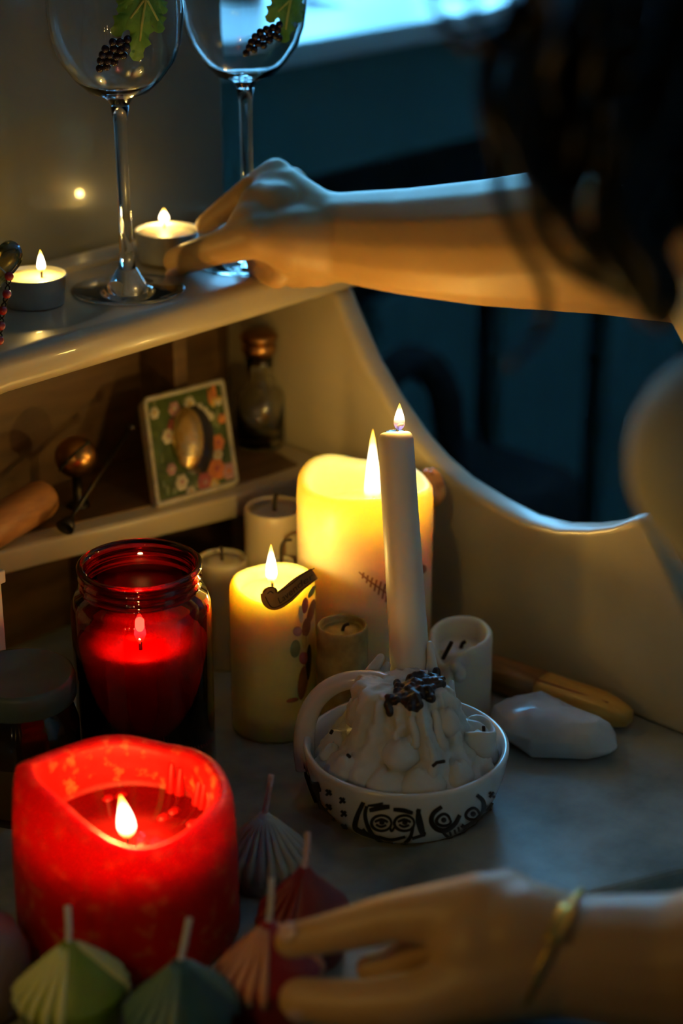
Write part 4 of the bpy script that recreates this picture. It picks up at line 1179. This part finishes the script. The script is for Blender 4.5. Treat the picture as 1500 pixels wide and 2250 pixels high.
# trunk, neck, head
caps += chain([(pel, .135), (waist, .115), (chest, .125)])
caps += chain([(chest, .10), (neck-Vector((0, .01, .03)), .055), (neck+Vector((0, .01, .04)), .052), (head-hu*.05-look*.015, .055)])
caps += chain([(chest+Vector((.06, .01, .06)), .08), (RS, .055)]) + chain([(chest+Vector((-.03, .01, .06)), .07), (LS, .035)])
caps.append(ellipsoid(head, (.072, .092, .105), 24, 16, Hm))
def hp_(x, y, z): return head+hs*x+look*y+hu*z
caps += [ellipsoid(hp_(0, .035, -.065), (.048, .050, .045), 18, 12, Hm), capsule(hp_(0, .088, .010), .007, hp_(0, .105, -.022), .011),
         ellipsoid(hp_(0, .088, -.052), (.022, .010, .006), 14, 8, Hm), ellipsoid(hp_(0, .086, -.061), (.019, .011, .006), 14, 8, Hm),
         capsule(hp_(-.045, .078, .026), .008, hp_(.045, .078, .026), .008),
         ellipsoid(hp_(.073, -.004, -.012), (.008, .018, .030), 12, 8, Hm), ellipsoid(hp_(-.073, -.004, -.012), (.008, .018, .030), 12, 8, Hm)]
# legs, seated on the stool
for sx in (-1, 1):
    hip = pel+Vector((.085*sx, .02, -.02)); kn = pel+Vector((.10*sx, .42, .0)); kn.z = -.24; an = Vector((kn.x, kn.y-.02, RZ0+.075))
    caps += chain([(hip, .092), (kn, .060), (an+Vector((0, -.01, .2)), .052), (an, .038)])
    caps += chain([(an+Vector((0, -.02, -.032)), .034), (an+Vector((0, .13, -.042)), .024)])
# right arm reaching to the tealight
caps += chain([(RS, .052), (RS.lerp(relb, .5), .047), (relb, .043)])
fore = [D(1500, 545, 1.098, .0435), D(1340, 524, 1.118, .0450), D(1230, 526, 1.133, .0430), D(1080, 533, 1.155, .0390), D(900, 531, 1.181, .0335), D(735, 520, 1.204, .0280)]
caps += chain(fore)
h = []
h += chain([D(735, 518, 1.204, .0270), D(690, 500, 1.206, .0250), D(625, 430, 1.215, .0180), D(606, 386, 1.220, .0115)])
h += chain([D(720, 530, 1.200, .0255), D(640, 525, 1.190, .0215), D(565, 520, 1.183, .0140), D(478, 545, 1.199, .0108), D(390, 574, 1.222, .0098)])
h += [ellipsoid(Pd(600, 505, 1.204), .023), ellipsoid(Pd(660, 545, 1.206), .0225), ellipsoid(Pd(560, 500, 1.194), .0165), ellipsoid(Pd(640, 450, 1.216), .020), ellipsoid(Pd(585, 460, 1.207), .0185), ellipsoid(Pd(610, 470, 1.203), .021), capsule(Pd(600, 400, 1.216), .011, Pd(560, 490, 1.196), .014), capsule(Pd(560, 440, 1.216), .009, Pd(540, 500, 1.194), .0125)]
h += chain([D(606, 386, 1.220, .0115), D(550, 420, 1.226, .0098), D(495, 460, 1.232, .0083), D(450, 494, 1.237, .0068)])
h += chain([D(640, 405, 1.236, .0115), D(552, 520, 1.242, .0092), D(572, 588, 1.223, .0086), D(607, 607, 1.204, .0086)])
h += chain([D(665, 440, 1.244, .0110), D(604, 560, 1.242, .0090), D(645, 605, 1.218, .0086), D(690, 603, 1.204, .0084)])
h += chain([D(690, 480, 1.244, .0105), D(655, 580, 1.240, .0082), D(700, 606, 1.220, .0078), D(738, 596, 1.208, .0078)])
caps += h
# left arm with the hand pinching the red candle
caps += chain([(LS, .035), (LS.lerp(lelb, .5), .035), (lelb, .036)])
caps += chain([(lelb, .042), D(1900, 2070, .79, .0400), D(1500, 2120, .835, .0315), D(1250, 2102, .850, .0275)])
caps += chain([D(1250, 2100, .850, .0270), D(1150, 2060, .853, .0260), D(1065, 2000, .858, .0175), D(865, 2016, .868, .0115), D(735, 2048, .876, .0098), D(640, 2068, .886, .0086)])
caps += chain([D(1190, 2110, .850, .0265), D(1080, 2145, .850, .0215), D(930, 2200, .853, .0140), D(790, 2208, .862, .0115), D(660, 2196, .874, .0105)])
caps += [ellipsoid(Pd(1060, 2080, .856), .024), ellipsoid(Pd(1110, 2000, .862), .0185), ellipsoid(Pd(1150, 2110, .852), .025)]
caps += chain([D(1080, 2030, .868, .0140), D(920, 2080, .888, .0095), D(870, 2118, .896, .0085), D(815, 2128, .902, .0078)])
caps += chain([D(1100, 2030, .880, .0135), D(940, 2080, .895, .0095), D(930, 2140, .892, .0088), D(980, 2160, .884, .0084)])
caps += chain([D(1125, 2040, .890, .0120), D(1000, 2090, .905, .0085), D(990, 2140, .902, .0078), D(1040, 2150, .894, .0075)])
body = remeshed('body', join(*caps), M['skin'], .0024, per.o, per.loc, 7, .5)
body['label'] = 'bare skin with both reaching arms and hands'
# nails
def nail(c_, d_, n_, l, w_):
    d_ = d_.normalized(); n_ = (n_-d_*n_.dot(d_)).normalized(); s_2 = d_.cross(n_)
    Rm = Matrix((d_, s_2, n_)).transposed()
    per.part('nail', ellipsoid(c_, (l, w_, .0012), 12, 8, Rm), M['nail'], body)
nail(Pd(632, 2062, .884)-FW*.0062+UP*.0045, Pd(640, 2068, .886)-Pd(735, 2048, .876), -FW+UP*.6, .0055, .0048)
nail(Pd(655, 2196, .874)-FW*.0070-UP*.006, Pd(660, 2196, .874)-Pd(790, 2208, .862), -FW-UP*.8, .0065, .0058)
nail(Pd(384, 575, 1.222)-FW*.0050-UP*.0075, Pd(390, 574, 1.222)-Pd(478, 545, 1.216), -FW*.4-UP, .006, .005)
for sx in (-1, 1):
    e = per.part('eye', ellipsoid(hp_(.031*sx, .072, .012), (.013, .013, .009), 14, 10, Hm), M['card'], body)
    per.part('iris', ellipsoid(hp_(.031*sx, .0835, .012), (.005, .002, .005), 10, 6, Hm), M['wick_black'], e)
# cream top with short full sleeves
cl = []
cl += chain([(pel+Vector((0, 0, .02)), .145), (waist, .126), (chest, .137)])
cl += chain([(chest, .112), (neck-Vector((0, .015, .05)), .068)])
cl += chain([(chest+Vector((.06, .01, .06)), .09), (RS, .068), (RS.lerp(relb, .35), .070), (RS.lerp(relb, .62), .062)])
SL = [Pd(1600, 960, .665), Pd(1560, 1010, .660)]
cl += chain([(chest+Vector((-.03, .01, .06)), .078), (LS, .042), (LS.lerp(lelb, .25), .043), (LS.lerp(lelb, .5), .043)])
top = remeshed('top', join(*cl), M['shirt'], .004, per.o, per.loc, 8, .5)
top['label'] = 'loose cream cotton top'
tr = []
for sx in (-1, 1):
    hip = pel+Vector((.085*sx, .02, -.02)); kn = pel+Vector((.10*sx, .42, .0)); kn.z = -.24; an = Vector((kn.x, kn.y-.02, RZ0+.10))
    tr += chain([(pel+Vector((.03*sx, 0, -.01)), .142), (hip, .104), (kn, .070), (an+Vector((0, -.01, .18)), .062), (an, .052)])
trs = remeshed('trousers', join(*tr), M['trouser'], .006, per.o, per.loc, 5, .5)
# bracelet of the left wrist
w0, w1 = Pd(1205, 2085, .852), Pd(1300, 2110, .846)
axw = (w1-w0).normalized(); cw = Pd(1215, 2096, .852)
e1 = (UP-axw*UP.dot(axw)).normalized(); e2 = axw.cross(e1)
tilt = .18
rb = [cw+(e1*cos(a)+e2*sin(a))*.0305+axw*(.0065*cos(a)) for a in [2*pi*i/40 for i in range(41)]]
bra = per.part('bracelet', tube(rb, .0011, 8, cap=False), M['gold'], label='thin gold bracelet with a flat bar')
a0 = [i*.06-.02 for i in range(12)]
near = -FW
def ringp(a, r): return cw+(e1*cos(a)+e2*sin(a))*r+axw*(.0065*cos(a))
best = max([2*pi*i/72 for i in range(72)], key=lambda a: (e1*cos(a)+e2*sin(a)).dot(-FW+UP*.75))
vs, fs = [], []
for i in range(10):
    a = best-.30+i*.066
    for o_, r in ((-.0035, .0312), (.0035, .0312), (.0035, .0324), (-.0035, .0324)): vs.append(tuple(ringp(a, r)+axw*o_))
for i in range(9):
    for k in range(4): fs.append((4*i+k, 4*i+(k+1) % 4, 4*i+4+(k+1) % 4, 4*i+4+k))
fs += [(0, 1, 2, 3), (36, 37, 38, 39)]
per.part('bracelet_bar', (vs, fs), M['gold'], bra)
# hair: cap on the skull plus wavy locks hanging towards the candles
hm = [ellipsoid(hp_(0, -.022, .022), (.092, .098, .108), 28, 18, Hm, fun=lambda t, a: 1+.03*sin(9*a)+.02*sin(14*a+3*t))]
rh = random.Random(5)
def lock(pts, r0, r1=None, seg=8):
    sp = spline(pts, 6); n = len(sp); r1 = r0*.35 if r1 is None else r1
    hm.append(tube(sp, [r0*(.7+.3*sin(pi*min(1, i/n*2)))*(1-i/n)+r1*(i/n) for i in range(n)], seg))
man = [([(1330, -120), (1180, -20), (1085, 110), (1068, 220), (1092, 340), (1098, 430), (1140, 530), (1195, 630), (1190, 720), (1120, 800)], .0048, .66),
       ([(1350, 0), (1250, 200), (1195, 380), (1178, 470), (1215, 550), (1290, 610), (1370, 650)], .0068, .64),
       ([(1300, -150), (1120, -80), (1010, -20), (960, -30), (905, -60)], .0040, .66),
       ([(1300, -100), (1150, 20), (1050, 100), (985, 70), (950, 10), (935, -60)], .0042, .67),
       ([(1300, -60), (1180, 80), (1090, 110), (1045, 55), (1040, -40)], .0046, .65),
       ([(1300, -40), (1200, 60), (1130, 60), (1112, -40)], .0040, .66),
       ([(1380, 100), (1280, 330), (1240, 440), (1300, 560), (1400, 640), (1470, 720)], .0080, .63),
       ([(1420, 200), (1350, 420), (1330, 520), (1380, 620), (1430, 700)], .0085, .62),
       ([(1500, 150), (1430, 380), (1390, 500), (1440, 600), (1420, 690)], .0100, .61), ([(1540, 200), (1490, 420), (1440, 540), (1480, 640), (1450, 710)], .0100, .62),
       ([(1480, 100), (1380, 350), (1350, 470), (1395, 560), (1360, 660)], .0090, .63),
       ([(1280, -60), (1160, 150), (1110, 260), (1160, 350), (1190, 420)], .0075, .64),
       ([(1300, 0), (1200, 180), (1150, 300), (1180, 420), (1240, 480)], .0090, .63)]
for pts, r, d in man: lock([Pd(u, v, d+.006*sin(i*1.7)) for i, (u, v) in enumerate(pts)], r)
for i in range(95):
    u = rh.uniform(1235, 1760); v0 = rh.uniform(-260, -40); ve = rh.uniform(230, 430)+max(0, (u-1280)*.9); d = rh.uniform(.605, .70)
    a, ph_, fr_ = rh.uniform(14, 42), rh.uniform(0, 6.28), rh.uniform(.9, 1.7)
    pts = []
    for k in range(8):
        t = k/7
        uu = u-(60*t if u < 1500 else -20*t)+a*t*sin(ph_+t*6.28*fr_)
        pts.append(Pd(max(uu, 1150+40*sin(k+i)), v0+(ve-v0)*t, d+.012*cos(ph_+t*6*fr_)))
    lock(pts, rh.uniform(.006, .010), .0015, 7)
for i in range(40):
    a = radians(rh.uniform(60, 300)); st0 = hp_(.088*sin(a), -.02-.09*abs(cos(a)) if cos(a) < 0 else -.02+.03*cos(a), .04)
    out_ = (hs*sin(a)*.6-look*.5).normalized()
    pts = [st0, st0+out_*.015-Vector((0, 0, .05)), st0+out_*rh.uniform(.01, .03)-Vector((0, 0, .08)), st0+out_*rh.uniform(.015, .03)-Vector((0, 0, rh.uniform(.10, .135)))]
    lock(pts, rh.uniform(.009, .014), .002, 7)
hair = per.part('hair', join(*hm), M['hair'], recalc=False, label='long dark brown wavy hair')
# stool
sz = pel.z-.152
stl = Thing('stool', 'dark round wooden stool under the seated person', 'stool', (pel.x, pel.y, RZ0+.006))
stl.part('seat', lathe([(0, sz-.035), (.16, sz-.035), (.17, sz-.028), (.17, sz-.008), (.16, sz-.001), (0, sz-.001)], pel.x, pel.y, 0, 40), M['wood_orange'])
for k in range(4):
    a = pi/4+k*pi/2
    stl.part('leg', tube([Vector((pel.x+.11*cos(a), pel.y+.11*sin(a), sz-.034)), Vector((pel.x+.16*cos(a), pel.y+.16*sin(a), RZ0+.006))], [.016, .012], 12), M['wood_orange'])
